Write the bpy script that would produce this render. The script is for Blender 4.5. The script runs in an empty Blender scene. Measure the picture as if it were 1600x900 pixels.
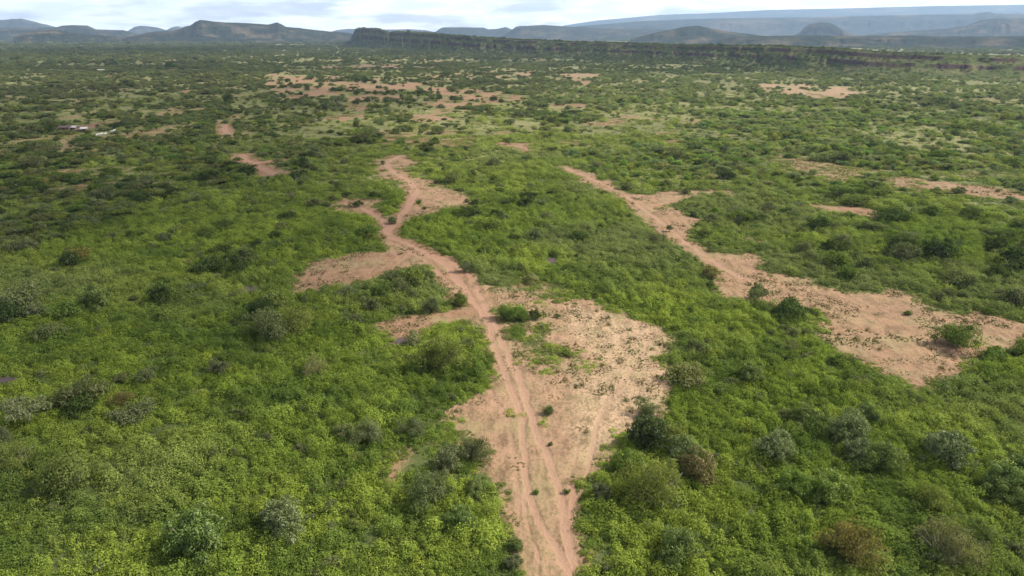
import bpy, math
import numpy as np
from mathutils import Vector

# ------------------------------------------------------------------ camera, sky, sun, exposure
R = math.radians
SC = bpy.context.scene
COL = SC.collection
CAM_H, PITCH, FPX = 45.0, 20.4, 1067.0
cd = bpy.data.cameras.new('camera'); cam = bpy.data.objects.new('camera', cd); COL.objects.link(cam)
cd.sensor_width = 36.0; cd.lens = 36.0 * FPX / 1600.0
cd.clip_start = 0.5; cd.clip_end = 60000
cam.location = (0, 0, CAM_H); cam.rotation_euler = (R(90 - PITCH), 0, 0)
SC.camera = cam
SUN_EL, SUN_AZ = 42.0, 76.0          # azimuth clockwise from +Y (the viewing direction)
SUN_DIR = Vector((math.sin(R(SUN_AZ)) * math.cos(R(SUN_EL)), math.cos(R(SUN_AZ)) * math.cos(R(SUN_EL)), math.sin(R(SUN_EL))))
sl = bpy.data.lights.new('sun', 'SUN'); sun = bpy.data.objects.new('sun', sl); COL.objects.link(sun)
sl.energy = 5.0; sl.angle = R(1.0); sl.color = (1.0, 0.94, 0.85)
sun.rotation_euler = SUN_DIR.to_track_quat('Z', 'Y').to_euler()
SC.view_settings.view_transform = 'Standard'; SC.view_settings.look = 'None'
SC.view_settings.gamma = 1; SC.view_settings.exposure = 0.78
SC.view_settings.use_curve_mapping = False
SC.cycles.max_bounces = 5; SC.cycles.diffuse_bounces = 2; SC.cycles.glossy_bounces = 1
SC.cycles.transmission_bounces = 3; SC.cycles.volume_bounces = 0; SC.cycles.transparent_max_bounces = 8
SC.cycles.use_denoising = True; SC.cycles.denoising_prefilter = 'ACCURATE'; SC.cycles.denoising_input_passes = 'RGB_ALBEDO_NORMAL'; SC.cycles.use_adaptive_sampling = False
SC.cycles.caustics_reflective = False; SC.cycles.caustics_refractive = False

W = bpy.data.worlds.new('World'); SC.world = W; W.use_nodes = True
nt = W.node_tree; nt.nodes.clear()
def N(nt, t, **k):
    n = nt.nodes.new(t)
    for a, b in k.items(): setattr(n, a, b)
    return n
def L(nt, a, b): nt.links.new(a, b)
def ramp(nt, stops, src=None):
    r = N(nt, 'ShaderNodeValToRGB'); e = r.color_ramp.elements
    while len(e) > 1: e.remove(e[-1])
    for i, (p, c) in enumerate(stops):
        x = e[0] if i == 0 else e.new(p)
        x.position = p; x.color = tuple(c) + (1,) if len(c) == 3 else c
    if src is not None: L(nt, src, r.inputs[0])
    return r
def mixc(nt, f, a, b, mode='MIX'):
    m = N(nt, 'ShaderNodeMix', data_type='RGBA', blend_type=mode)
    for s, v in ((m.inputs['Factor'], f), (m.inputs['A'], a), (m.inputs['B'], b)):
        if isinstance(v, bpy.types.NodeSocket): L(nt, v, s)
        elif isinstance(v, (int, float)) : s.default_value = v
        else: s.default_value = tuple(v) + (1,)
    return [o for o in m.outputs if o.type == 'RGBA'][0]
def math_(nt, op, a, b=None, clamp=False):
    m = N(nt, 'ShaderNodeMath', operation=op, use_clamp=clamp)
    for i, v in enumerate((a, b)):
        if v is None: continue
        if isinstance(v, bpy.types.NodeSocket): L(nt, v, m.inputs[i])
        else: m.inputs[i].default_value = v
    return m.outputs[0]
sky = N(nt, 'ShaderNodeTexSky', sky_type='NISHITA'); sky.sun_disc = False
sky.sun_elevation = R(SUN_EL); sky.sun_rotation = R(SUN_AZ); sky.air_density = 1.0; sky.dust_density = 1.5
b1 = N(nt, 'ShaderNodeBackground'); b1.inputs[1].default_value = 0.08; L(nt, sky.outputs[0], b1.inputs[0])
b2 = N(nt, 'ShaderNodeBackground')
tc = N(nt, 'ShaderNodeTexCoord')
mp = N(nt, 'ShaderNodeMapping'); mp.inputs['Scale'].default_value = (7.0, 7.0, 42.0); L(nt, tc.outputs['Generated'], mp.inputs[0])
mp.inputs['Location'].default_value = (0.35, 0.1, 0.4)
n1 = N(nt, 'ShaderNodeTexNoise'); n1.inputs['Scale'].default_value = 1.0; n1.inputs['Detail'].default_value = 7; n1.inputs['Roughness'].default_value = .55
L(nt, mp.outputs[0], n1.inputs['Vector'])
cover = ramp(nt, [(0.40, (.45, .45, .45)), (0.50, (1, 1, 1))], n1.outputs['Fac'])
n2 = N(nt, 'ShaderNodeTexNoise'); n2.inputs['Scale'].default_value = 2.3; n2.inputs['Detail'].default_value = 6
L(nt, mp.outputs[0], n2.inputs['Vector'])
cc = ramp(nt, [(0.40, (.78, .81, .91)), (0.49, (.93, .94, .98)), (0.54, (1.0, 1.0, 1.0))], n2.outputs['Fac'])
L(nt, cc.outputs[0], b2.inputs[0]); b2.inputs[1].default_value = 1.1
sz_ = N(nt, 'ShaderNodeSeparateXYZ'); L(nt, tc.outputs['Generated'], sz_.inputs[0])
thin = ramp(nt, [(0.10, (1, 1, 1)), (0.45, (.30, .30, .30))], sz_.outputs['Z'])
ms = N(nt, 'ShaderNodeMixShader'); L(nt, math_(nt, 'MULTIPLY', cover.outputs[0], thin.outputs[0]), ms.inputs[0]); L(nt, b1.outputs[0], ms.inputs[1]); L(nt, b2.outputs[0], ms.inputs[2])
wo = N(nt, 'ShaderNodeOutputWorld'); L(nt, ms.outputs[0], wo.inputs[0])

# ------------------------------------------------------------------ measuring: rays of the photograph's lens to the ground
cp, sp = math.cos(R(PITCH)), math.sin(R(PITCH))
def ray(px, py):
    px = np.asarray(px, float); py = np.asarray(py, float)
    x = (px - 800) / FPX; v = (450 - py) / FPX
    return x, cp + v * sp, -sp + v * cp
def ground(px, py):
    x, y, z = ray(px, py); t = -CAM_H / z
    return x * t, y * t
def photo(x, y, z=0.0):
    dz = z - CAM_H
    d = y * cp - dz * sp; u = y * sp + dz * cp
    d = np.maximum(d, 1e-3)
    return 800 + FPX * x / d, 450 - FPX * u / d
def h_at(px, py, D):
    x, y, z = ray(px, py); h = np.sqrt(x * x + y * y)
    return x / h * D, y / h * D, CAM_H + D * z / h

# ------------------------------------------------------------------ noise
rng = np.random.default_rng(7)
_perm = rng.random(65536)
def vnoise(x, y, seed=0):
    xi = np.floor(x).astype(np.int64); yi = np.floor(y).astype(np.int64)
    fx = x - xi; fy = y - yi
    fx = fx * fx * (3 - 2 * fx); fy = fy * fy * (3 - 2 * fy)
    def h(a, b): return _perm[((a * 73856093) ^ (b * 19349663) ^ (seed * 83492791)) & 65535]
    return (h(xi, yi) * (1 - fx) + h(xi + 1, yi) * fx) * (1 - fy) + (h(xi, yi + 1) * (1 - fx) + h(xi + 1, yi + 1) * fx) * fy
def fbm(x, y, seed=0, oct=4, gain=.5):
    s = 0; a = 1; t = 0
    for i in range(oct):
        s = s + a * vnoise(x * 2**i + 17.3 * i, y * 2**i - 9.1 * i, seed + i); t += a; a *= gain
    return s / t
def sstep(a, b, x):
    t = np.clip((x - a) / (b - a), 0, 1); return t * t * (3 - 2 * t)
def seg_dist(X, Y, pts, closed=False):
    d = np.full(X.shape, 1e9)
    n = len(pts)
    for i in range(n if closed else n - 1):
        ax, ay = pts[i]; bx, by = pts[(i + 1) % n]
        vx, vy = bx - ax, by - ay; l2 = vx * vx + vy * vy + 1e-9
        t = np.clip(((X - ax) * vx + (Y - ay) * vy) / l2, 0, 1)
        d = np.minimum(d, np.hypot(X - ax - t * vx, Y - ay - t * vy))
    return d
def inside(X, Y, pts):
    c = np.zeros(X.shape, bool); n = len(pts)
    for i in range(n):
        ax, ay = pts[i]; bx, by = pts[(i + 1) % n]
        if ay == by: continue
        k = (ay > Y) != (by > Y)
        c ^= k & (X < (bx - ax) * (Y - ay) / (by - ay) + ax)
    return c
def sdist(X, Y, pts):
    """positive inside"""
    P = np.array(pts); m = 80 + .15 * np.hypot(P[:, 0], P[:, 1]).max()
    out = np.full(X.shape, -1e3)
    k = (X > P[:, 0].min() - m) & (X < P[:, 0].max() + m) & (Y > P[:, 1].min() - m) & (Y < P[:, 1].max() + m)
    if k.any():
        x, y = X[k], Y[k]; d = seg_dist(x, y, pts, True)
        out[k] = np.where(inside(x, y, pts), d, -d)
    return out
def world(pts): return [tuple(float(v) for v in ground(a, b)) for a, b in pts]

# ------------------------------------------------------------------ the land: bare soil, sand, tracks (measured outlines on the ground)
BARE = [  # outline, strength, paleness (0 red soil, 1 pale sand)
 ([(770,1060),(800,940),(792,860),(785,800),(770,750),(745,705),(705,672),(690,655),(722,622),(748,604),(762,580),(766,550),(752,525),(738,500),(742,470),(735,440),
   (790,452),(850,460),(910,465),(960,478),(1000,495),(1036,512),(1042,560),(1046,615),(1010,660),(965,700),(945,740),(918,775),(905,800),(915,830),(930,860),(925,940),(950,1060)], 1, .45),
 ([(880,480),(960,484),(1036,515),(1042,560),(1046,615),(1010,658),(955,705),(915,720),(890,690),(885,640),(890,600),(930,575),(920,540),(890,510)], 1, 1.0),
 ([(585,505),(620,488),(680,480),(745,478),(760,520),(700,508),(640,532),(622,545),(600,520)], 1, .1),
 ([(468,430),(482,405),(540,400),(600,388),(640,382),(700,420),(640,412),(590,430),(540,445),(490,458),(465,452)], 1, .15),
 ([(582,250),(625,242),(658,250),(628,262),(640,278),(680,285),(712,300),(742,320),(700,330),(660,342),(625,345),(640,310),(622,290),(592,275)], .95, .3),
 ([(505,325),(530,308),(570,306),(602,312),(595,330),(550,335),(520,335)], .85, .2),
 ([(700,418),(735,440),(760,450),(850,458),(840,470),(780,478),(745,500),(700,470),(690,440)], .8, .2),
 ([(884,262),(912,265),(948,285),(962,300),(1000,300),(1060,298),(1120,294),(1142,300),(1080,310),(1040,320),(1062,330),(1102,345),(1085,360),(1072,375),(1112,390),(1160,398),(1203,410),(1203,425),(1260,440),(1310,455),(1380,452),(1430,460),(1462,480),(1530,488),(1588,500),(1612,515),(1595,540),(1540,560),(1500,580),(1460,605),(1420,610),(1370,585),(1310,555),(1282,530),(1270,500),(1268,485),(1210,475),(1130,466),(1115,455),(1130,430),(1100,410),(1080,395),(1050,380),(1022,365),(1000,345),(975,320),(940,300),(900,280)], 1, .3),
 ([(1235,320),(1290,318),(1370,328),(1405,334),(1360,343),(1300,330)], .95, .1),
 ([(1380,283),(1440,282),(1480,288),(1560,298),(1620,303),(1620,318),(1540,312),(1460,302),(1410,300)], .8, .25),
 ([(1195,250),(1240,246),(1330,262),(1400,272),(1350,285),(1290,290),(1270,278),(1210,265)], .6, .3),
 ([(788,226),(840,226),(832,235),(792,234)], 1, .1),
 ([(430,118),(500,122),(560,126),(640,123),(690,138),(760,140),(800,150),(790,160),(740,165),(722,172),(680,168),(640,162),(600,158),(560,162),(520,150),(440,150),(420,135)], .95, .1),
 ([(500,103),(560,101),(640,100),(640,106),(560,109),(500,108)], .7, .2),
 ([(690,116),(760,110),(850,109),(960,116),(900,122),(830,120),(740,122)], .6, .5),
 ([(1195,131),(1260,130),(1340,142),(1360,152),(1290,156),(1200,150),(1180,140)], .75, .8),
 ([(1560,655),(1620,658),(1620,685),(1580,675)], .9, .4),
 ([(598,716),(625,714),(618,750),(600,768),(590,760)], .8, .1),
 ([(75,294),(180,282),(182,290),(80,304)], .85, 0), ([(20,205),(190,225),(260,240),(150,246),(20,225)], .5, .2),
 ([(185,170),(330,165),(330,185),(200,190)], .5, .2), ([(60,215),(180,208),(350,185),(350,205),(200,228),(60,232)], .5, .25),
 ([(645,177),(700,178),(700,187),(650,188)], .9, .3), ([(40,268),(170,260),(240,262),(160,274),(40,282)], .55, .1),
 ([(180,460),(215,452),(222,470),(200,476)], .5, .2), ([(270,395),(420,240),(432,245),(425,255),(400,262)], .0, 0),
 ([(1000,228),(1040,226),(1042,236),(1000,236)], .8, .1), ([(930,228),(990,226),(995,234),(935,234)], .6, .2),
 ([(1160,372),(1215,376),(1212,382),(1165,380)], .8, .3), ([(1190,395),(1260,396),(1255,402),(1195,404)], .6, .3),
 ([(410,150),(440,110),(540,112),(550,120),(430,125)], .4, .3), ([(140,128),(190,106),(200,110),(170,124)], .7, 0),
 ([(1440,270),(1600,268),(1600,276),(1500,282),(1440,280)], .4, .4), ([(830,375),(880,372),(880,385),(835,388)], .35, .2),
 ([(760,435),(860,440),(900,455),(860,460),(800,452)], .6, .3),
 ([(640,705),(700,640),(770,600),(800,700),(795,880),(770,860),(765,760),(700,735)], .48, .35),
 ([(300,200),(380,200),(400,214),(360,216),(310,210)], .5, .2),
]
GREEN = [  # green islands inside the bare ground
 ([(778,480),(830,474),(868,498),(900,540),(925,572),(880,580),(838,578),(800,545),(776,512)], .62),
 ([(560,448),(600,425),(660,415),(690,440),(680,478),(640,480),(600,486),(545,470)], .95),
 ([(655,690),(700,665),(770,690),(760,715),(690,730)], .45),
 ([(1060,410),(1100,405),(1115,425),(1085,432)], .5),
 ([(930,310),(1000,350),(1010,340),(970,312)], .0),
]
BAREW = [(world(p), s, q) for p, s, q in BARE if s > 0]
GREENW = [(world(p), s) for p, s in GREEN if s > 0]
PATHS = [  # wheel and foot paths: points, half width m, strength
 ([(817,650),(817,692),(819,733),(825,775),(842,811),(864,844),(878,872),(900,905)], .42, 1),
 ([(836,664),(853,705),(864,733),(872,761),(880,794),(883,830),(890,862),(902,890)], .5, 1),
 ([(723,448),(746,477),(766,510),(780,560),(800,607),(813,650)], .5, 1), ([(760,480),(786,533),(810,583),(826,637),(836,664)], .5, 1),
 ([(892,742),(897,775),(889,803),(886,830)], .25, .7), ([(815,770),(820,800),(828,830),(838,860),(838,905)], .22, .7),
 ([(905,790),(895,815),(886,832)], .2, .6),
 ([(1023,517),(1000,560),(970,600),(950,623),(936,658),(922,714),(911,761),(900,780)], .17, .9), ([(1035,545),(985,600),(946,637),(926,677),(918,720),(916,747)], .13, .7),
 ([(960,500),(985,560),(975,600),(950,640)], .13, .5), ([(900,500),(930,560),(935,620),(905,680),(892,740)], .15, .5),
 ([(612,372),(655,388),(700,415),(723,448)], .9, 1), ([(612,378),(650,398),(680,420),(706,450),(746,477)], .5, .9), ([(660,395),(700,405),(735,432),(760,480)], .5, .8),
 ([(612,372),(605,362),(618,348),(640,322),(652,300),(640,284),(612,268),(602,255),(625,244)], .9, 1), ([(622,348),(632,330),(645,300)], .5, .7),
 ([(606,362),(600,345),(580,332),(560,322),(540,318)], .7, 1),
 ([(605,372),(625,410),(640,395)], .5, .5), ([(760,600),(790,650),(800,700),(806,760),(812,830)], .3, .55), ([(725,625),(700,645)], .25, .8),
 ([(378,243),(386,252),(406,262),(432,273)], 1.6, 1), ([(400,256),(432,252)], 1.6, 1), ([(350,195),(352,204),(358,212)], 1.3, 1),
 ([(884,262),(930,282),(975,305),(1030,345),(1080,385),(1130,420),(1200,450)], .6, .8), ([(1020,360),(1060,385),(1110,420)], .4, .6),
 ([(1290,480),(1380,510),(1470,530),(1560,520)], .4, .35), ([(800,415),(812,440)], .3, .0),
]
PATHW = [(world(p), w, s) for p, w, s in PATHS if s > 0]
PUDDLES = [(626,532,13,6,'puddle'), (2,594,30,5,'puddle'), (388,452,16,5,'puddle'), (862,408,9,4,'puddle')]

def height(X, Y):
    d = np.hypot(X, Y)
    z = (fbm(X / 28, Y / 28, 3, 3) - .5) * .5 * sstep(20, 120, d)
    z = z + (fbm(X / 240, Y / 240, 5, 3) - .5) * (.8 + np.minimum(d, 4000) * .002) * sstep(150, 700, d)
    return z
def land(X, Y):
    """bare, pale, path (0..1) at world points"""
    d = np.hypot(X, Y)
    amp = .9 + .007 * d
    far = sstep(120, 500, d)
    wx = X + (fbm(X / 6, Y / 6, 11, 3) - .5) * 3.6 * amp + (fbm(X / 30, Y / 30, 13, 3) - .5) * 26 * far
    wy = Y + (fbm(X / 6, Y / 6, 12, 3) - .5) * 4.8 * amp + (fbm(X / 30, Y / 45, 14, 3) - .5) * 60 * far
    bare = np.zeros(X.shape); pale = np.zeros(X.shape)
    soft = 1.9 + .004 * d
    for p, s, q in BAREW:
        v = s * sstep(-1, 1, sdist(wx, wy, p) / soft)
        pale = np.where(v > .05, pale * (1 - v) + q * v, pale)
        bare = np.maximum(bare, v)
    bare = bare * (1 - .8 * far * sstep(.46, .62, fbm(X / 16, Y / 30, 15, 4)))
    pat = sstep(.57, .70, fbm(X / 24, Y / 34, 16, 4)) * sstep(170, 330, d) * sstep(.40, .55, fbm(X / 160, Y / 160, 19, 2) + .12 * (X < 0))
    bare = np.maximum(bare, .62 * pat); pale = np.where(pat > .3, pale * .5, pale)
    k = d < 520
    if k.any():
        x, y = X[k], Y[k]; bb = bare[k]
        for p, w, s_ in PATHW:
            if w >= .5: bb = np.maximum(bb, .95 * (1 - sstep(.7, 1.5, seg_dist(x, y, p) / (w * 2.0 + .006 * d[k]))))
        bare[k] = bb
    gn = sstep(.36, .56, fbm(X / 3.5, Y / 4.5, 17, 3))
    for p, s in GREENW: bare = bare * (1 - s * (.45 + .55 * gn) * sstep(-1, 1, sdist(wx, wy, p) / (soft * 1.6)))
    path = np.zeros(X.shape)
    k = d < 420
    if k.any():
        x, y = X[k], Y[k]
        x = x + (fbm(x / 3, y / 3, 21, 2) - .5) * .6; y = y + (fbm(x / 3, y / 3, 22, 2) - .5) * .6
        a = np.zeros(x.shape)
        for p, w, s in PATHW:
            w2 = w * .72 + .0015 * d[k]
            a = np.maximum(a, s * (1 - sstep(.6, 1.5, seg_dist(x, y, p) / w2)))
        path[k] = a * (.55 + .45 * sstep(.3, .6, fbm(X[k] / 2.2, Y[k] / 2.2, 23, 3)))
    return bare, pale, path

# ------------------------------------------------------------------ mesh helpers
def mesh_np(name, V, F, mats=(), attrs=None, smooth=False, k=None):
    """V (n,3); F (m,k) int array"""
    me = bpy.data.meshes.new(name)
    V = np.asarray(V, np.float32); F = np.asarray(F, np.int32)
    k = F.shape[1]
    me.vertices.add(len(V)); me.vertices.foreach_set('co', V.ravel())
    me.loops.add(F.size); me.loops.foreach_set('vertex_index', F.ravel())
    me.polygons.add(len(F)); me.polygons.foreach_set('loop_start', np.arange(0, F.size, k, dtype=np.int32))
    me.polygons.foreach_set('loop_total', np.full(len(F), k, np.int32))
    if smooth: me.polygons.foreach_set('use_smooth', np.ones(len(F), bool))
    me.update(calc_edges=True)
    for n, (dom, a) in (attrs or {}).items():
        a = np.asarray(a, np.float32)
        at = me.attributes.new(n, 'FLOAT' if a.ndim == 1 else 'FLOAT_VECTOR', dom)
        at.data.foreach_set('value' if a.ndim == 1 else 'vector', a.ravel())
    for m in mats: me.materials.append(m)
    me.validate()
    return me
def link(name, me, parent=None, **props):
    o = bpy.data.objects.new(name, me); COL.objects.link(o)
    if parent: o.parent = parent
    for a, b in props.items(): o[a] = b
    return o
def gridfaces(nr, nc, wrap=False):
    i = np.arange(nr - 1)[:, None]; j = np.arange(nc if wrap else nc - 1)[None, :]
    a = i * nc + j; b = i * nc + (j + 1) % nc
    return np.stack([a, b, b + nc, a + nc], -1).reshape(-1, 4)

# ------------------------------------------------------------------ materials
def new_mat(name):
    m = bpy.data.materials.new(name); m.use_nodes = True; m.node_tree.nodes.clear()
    return m, m.node_tree
def pos_noise(t, scale, detail=3, rough=.55, vec=None):
    n = N(t, 'ShaderNodeTexNoise'); n.inputs['Scale'].default_value = scale; n.inputs['Detail'].default_value = detail; n.inputs['Roughness'].default_value = rough
    if vec is None: vec = N(t, 'ShaderNodeNewGeometry').outputs['Position']
    L(t, vec, n.inputs['Vector']); return n.outputs['Fac']
def attr(t, name, kind='GEOMETRY', out='Fac'):
    a = N(t, 'ShaderNodeAttribute', attribute_name=name, attribute_type=kind); return a.outputs[out]

def ground_material():
    m, t = new_mat('ground_soil_and_grass')
    bare, pale, path, lush = (attr(t, k) for k in ('bare', 'pale', 'path', 'lush'))
    nf = pos_noise(t, 3.2, 4, .6); nm = pos_noise(t, .55, 4, .6); nl = pos_noise(t, .06, 4)
    # grass floor under the plants
    g = mixc(t, nm, (.045, .062, .016), (.085, .10, .030))
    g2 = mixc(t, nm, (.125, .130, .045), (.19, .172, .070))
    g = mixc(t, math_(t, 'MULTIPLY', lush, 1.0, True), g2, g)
    red = mixc(t, nm, (.175, .088, .054), (.250, .136, .084)); red = mixc(t, math_(t, 'MULTIPLY', nf, .5), red, (.205, .122, .07))
    san = mixc(t, nm, (.280, .186, .114), (.375, .264, .166))
    soil = mixc(t, pale, red, san)
    # small dry grass tufts and trodden crumbs as specks
    vf = N(t, 'ShaderNodeNewGeometry').outputs['Position']
    sc = N(t, 'ShaderNodeVectorMath', operation='MULTIPLY'); sc.inputs[1].default_value = (1.0, .7, 1.0); L(t, vf, sc.inputs[0])
    sp1 = pos_noise(t, 2.5, 3, .62, sc.outputs[0]); sp2 = pos_noise(t, .25, 3)
    speck = ramp(t, [(.49, (0, 0, 0)), (.57, (1, 1, 1))], math_(t, 'ADD', sp1, math_(t, 'MULTIPLY', math_(t, 'SUBTRACT', sp2, .5), .35))).outputs[0]
    soil = mixc(t, math_(t, 'MULTIPLY', speck, .62), soil, (.13, .105, .045))
    dryp = ramp(t, [(.47, (0, 0, 0)), (.66, (1, 1, 1))], pos_noise(t, .13, 4)).outputs[0]
    soil = mixc(t, math_(t, 'MULTIPLY', dryp, .5), soil, (.21, .18, .085))
    wv = N(t, 'ShaderNodeVectorMath', operation='MULTIPLY'); wv.inputs[1].default_value = (.9, .35, 1.0); L(t, vf, wv.inputs[0])
    wash = ramp(t, [(.38, (.66, .64, .62)), (.50, (1, 1, 1)), (.62, (1.18, 1.16, 1.12))], pos_noise(t, .8, 6, .68, wv.outputs[0])).outputs[0]
    soil = mixc(t, .85, soil, wash, 'MULTIPLY')
    pth = mixc(t, nm, (.235, .130, .083), (.29, .172, .114)); pth = mixc(t, math_(t, 'MULTIPLY', pale, .8), pth, (.31, .212, .132))
    # break the edge between soil and grass
    e = math_(t, 'ADD', bare, math_(t, 'MULTIPLY', math_(t, 'SUBTRACT', nf, .5), .8)); e = math_(t, 'ADD', e, math_(t, 'MULTIPLY', math_(t, 'SUBTRACT', nm, .5), .7))
    ef = ramp(t, [(.34, (0, 0, 0)), (.60, (1, 1, 1))], e).outputs[0]
    c = mixc(t, ef, g, soil)
    pf = ramp(t, [(.30, (0, 0, 0)), (.62, (1, 1, 1))], math_(t, 'ADD', path, math_(t, 'MULTIPLY', math_(t, 'SUBTRACT', nm, .5), .45))).outputs[0]
    c = mixc(t, math_(t, 'MULTIPLY', pf, .92), c, pth)
    c = mixc(t, .35, c, mixc(t, nl, (.6, .6, .6), (1.3, 1.25, 1.2)), 'MULTIPLY')
    bs = N(t, 'ShaderNodeBsdfPrincipled'); bs.inputs['Roughness'].default_value = .95; bs.inputs['Specular IOR Level'].default_value = .12
    L(t, c, bs.inputs['Base Color'])
    hgt = math_(t, 'ADD', math_(t, 'MULTIPLY', sp1, .12), math_(t, 'MULTIPLY', nf, .05)); hgt = math_(t, 'SUBTRACT', hgt, math_(t, 'MULTIPLY', path, .04))
    bp = N(t, 'ShaderNodeBump'); bp.inputs['Distance'].default_value = 1.0; bp.inputs['Strength'].default_value = .8; L(t, hgt, bp.inputs['Height']); L(t, bp.outputs[0], bs.inputs['Normal'])
    o = N(t, 'ShaderNodeOutputMaterial'); L(t, bs.outputs[0], o.inputs[0]); return m

def leaf_material(name, source, trans=.36, gloss=.0):
    m, t = new_mat(name)
    if source == 'INSTANCER': base = attr(t, 'col', 'INSTANCER', 'Color')
    else: base = N(t, 'ShaderNodeObjectInfo').outputs['Color']
    lv = attr(t, 'lv')
    c = mixc(t, lv, mixc(t, 1.0, base, (.55, .62, .5), 'MULTIPLY'), mixc(t, 1.0, base, (1.45, 1.36, 1.5), 'MULTIPLY'))
    d = N(t, 'ShaderNodeBsdfDiffuse'); L(t, c, d.inputs[0])
    tr = N(t, 'ShaderNodeBsdfTranslucent'); L(t, mixc(t, 1.0, c, (1.1, 1.25, .6), 'MULTIPLY'), tr.inputs[0])
    mx = N(t, 'ShaderNodeMixShader'); mx.inputs[0].default_value = trans; L(t, d.outputs[0], mx.inputs[1]); L(t, tr.outputs[0], mx.inputs[2])
    out = mx.outputs[0]
    if gloss:
        gl = N(t, 'ShaderNodeBsdfGlossy'); gl.inputs['Roughness'].default_value = .42
        m2 = N(t, 'ShaderNodeMixShader'); m2.inputs[0].default_value = gloss; L(t, out, m2.inputs[1]); L(t, gl.outputs[0], m2.inputs[2]); out = m2.outputs[0]
    o = N(t, 'ShaderNodeOutputMaterial'); L(t, out, o.inputs[0]); return m
def simple(name, c1, c2, scale=1.0, rough=.9, spec=.2, bump=0):
    m, t = new_mat(name)
    bs = N(t, 'ShaderNodeBsdfPrincipled'); bs.inputs['Roughness'].default_value = rough; bs.inputs['Specular IOR Level'].default_value = spec
    tcn = N(t, 'ShaderNodeTexCoord').outputs['Object']; n = pos_noise(t, scale, 4, .6, tcn)
    L(t, mixc(t, n, c1, c2), bs.inputs['Base Color'])
    if bump:
        bp = N(t, 'ShaderNodeBump'); bp.inputs['Distance'].default_value = bump; L(t, n, bp.inputs['Height']); L(t, bp.outputs[0], bs.inputs['Normal'])
    o = N(t, 'ShaderNodeOutputMaterial'); L(t, bs.outputs[0], o.inputs[0]); return m
def hill_material(name, green1, green2, rock, scale, soilc=(.25, .18, .11)):
    m, t = new_mat(name)
    geo = N(t, 'ShaderNodeNewGeometry'); sep = N(t, 'ShaderNodeSeparateXYZ'); L(t, geo.outputs['Normal'], sep.inputs[0])
    n1 = pos_noise(t, scale, 6, .65); n2 = pos_noise(t, scale * .18, 5); n3 = pos_noise(t, scale * 4, 3)
    g = mixc(t, ramp(t, [(.35, (0, 0, 0)), (.62, (1, 1, 1))], n1).outputs[0], green1, green2)
    g = mixc(t, math_(t, 'MULTIPLY', ramp(t, [(.5, (0, 0, 0)), (.68, (1, 1, 1))], n2).outputs[0], .35), g, soilc)
    rk = mixc(t, n3, tuple(v * .55 for v in rock), rock)
    st = math_(t, 'ADD', sep.outputs['Z'], math_(t, 'MULTIPLY', math_(t, 'SUBTRACT', n1, .5), .5))
    rf = ramp(t, [(.60, (1, 1, 1)), (.78, (0, 0, 0))], st).outputs[0]
    if 'scarp' in name: rf = ramp(t, [(.30, (0, 0, 0)), (.5, (1, 1, 1))], math_(t, 'ADD', attr(t, 'rock'), math_(t, 'MULTIPLY', math_(t, 'SUBTRACT', n1, .5), .6))).outputs[0]
    c = mixc(t, rf, g, rk)
    bs = N(t, 'ShaderNodeBsdfDiffuse'); L(t, c, bs.inputs[0])
    bp = N(t, 'ShaderNodeBump'); bp.inputs['Distance'].default_value = .35 / scale; bp.inputs['Strength'].default_value = .9; L(t, n1, bp.inputs['Height']); L(t, bp.outputs[0], bs.inputs['Normal'])
    o = N(t, 'ShaderNodeOutputMaterial'); L(t, bs.outputs[0], o.inputs[0]); return m

M_GROUND = ground_material()
M_LEAF_I = leaf_material('foliage_scattered', 'INSTANCER')
M_LEAF_O = leaf_material('foliage', 'OBJECT')
M_LEAF_G = leaf_material('foliage_glossy', 'OBJECT', .22, .015)
M_BARK = simple('bark', (.16, .13, .10), (.34, .30, .25), 6)
M_TWIG = simple('pale_twigs', (.26, .24, .17), (.40, .37, .27), 6)
M_MUD = simple('wet_mud', (.040, .026, .026), (.085, .055, .050), .8, .75, .25)
M_HILL = hill_material('near_scarp', (.040, .054, .020), (.092, .102, .038), (.080, .054, .045), .16)
M_HILL2 = hill_material('mid_hills', (.013, .018, .013), (.034, .040, .026), (.034, .028, .030), .045)  # albedo darkened to stand in for cloud shade on these hills
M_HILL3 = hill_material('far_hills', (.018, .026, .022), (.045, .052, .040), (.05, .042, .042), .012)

# ------------------------------------------------------------------ ground sheet (one polar sheet out to 18 km, finer where it is looked at)
dep = np.concatenate([np.radians(np.linspace(80, 46, 12)), np.arctan((np.linspace(905, 56.2, 470) - 450) / FPX) + R(PITCH)])
rad = CAM_H / np.tan(dep); rad = np.concatenate([rad[rad < 14000], [15800.]])
az = np.concatenate([np.radians(np.linspace(-180, -48, 24)[:-1]), np.arctan(np.linspace(-math.tan(R(48)), math.tan(R(48)), 860)), np.radians(np.linspace(48, 180, 24)[1:-1])])
RR, AA = np.meshgrid(rad, az, indexing='ij')
GX = (RR * np.sin(AA)).ravel(); GY = (RR * np.cos(AA)).ravel()
GZ = height(GX, GY)
gb, gp, gt = land(GX, GY)
GZ = GZ - .05 * gt * (np.hypot(GX, GY) < 200) + (fbm(GX / .9, GY / .9, 33, 3) - .5) * .10 * gb * (1 - gt) * (np.hypot(GX, GY) < 200)
lush_n = fbm(GX / 45, GY / 45, 31, 3); gd = np.hypot(GX, GY)
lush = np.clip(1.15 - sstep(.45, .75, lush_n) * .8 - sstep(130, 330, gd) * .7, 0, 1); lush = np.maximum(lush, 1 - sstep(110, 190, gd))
V = np.stack([GX, GY, GZ], 1)
nr, nc = RR.shape
F = gridfaces(nr, nc, True)
V = np.vstack([V, [[0, 0, 0]]])
z1 = lambda a: np.concatenate([a, [0]])
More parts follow.
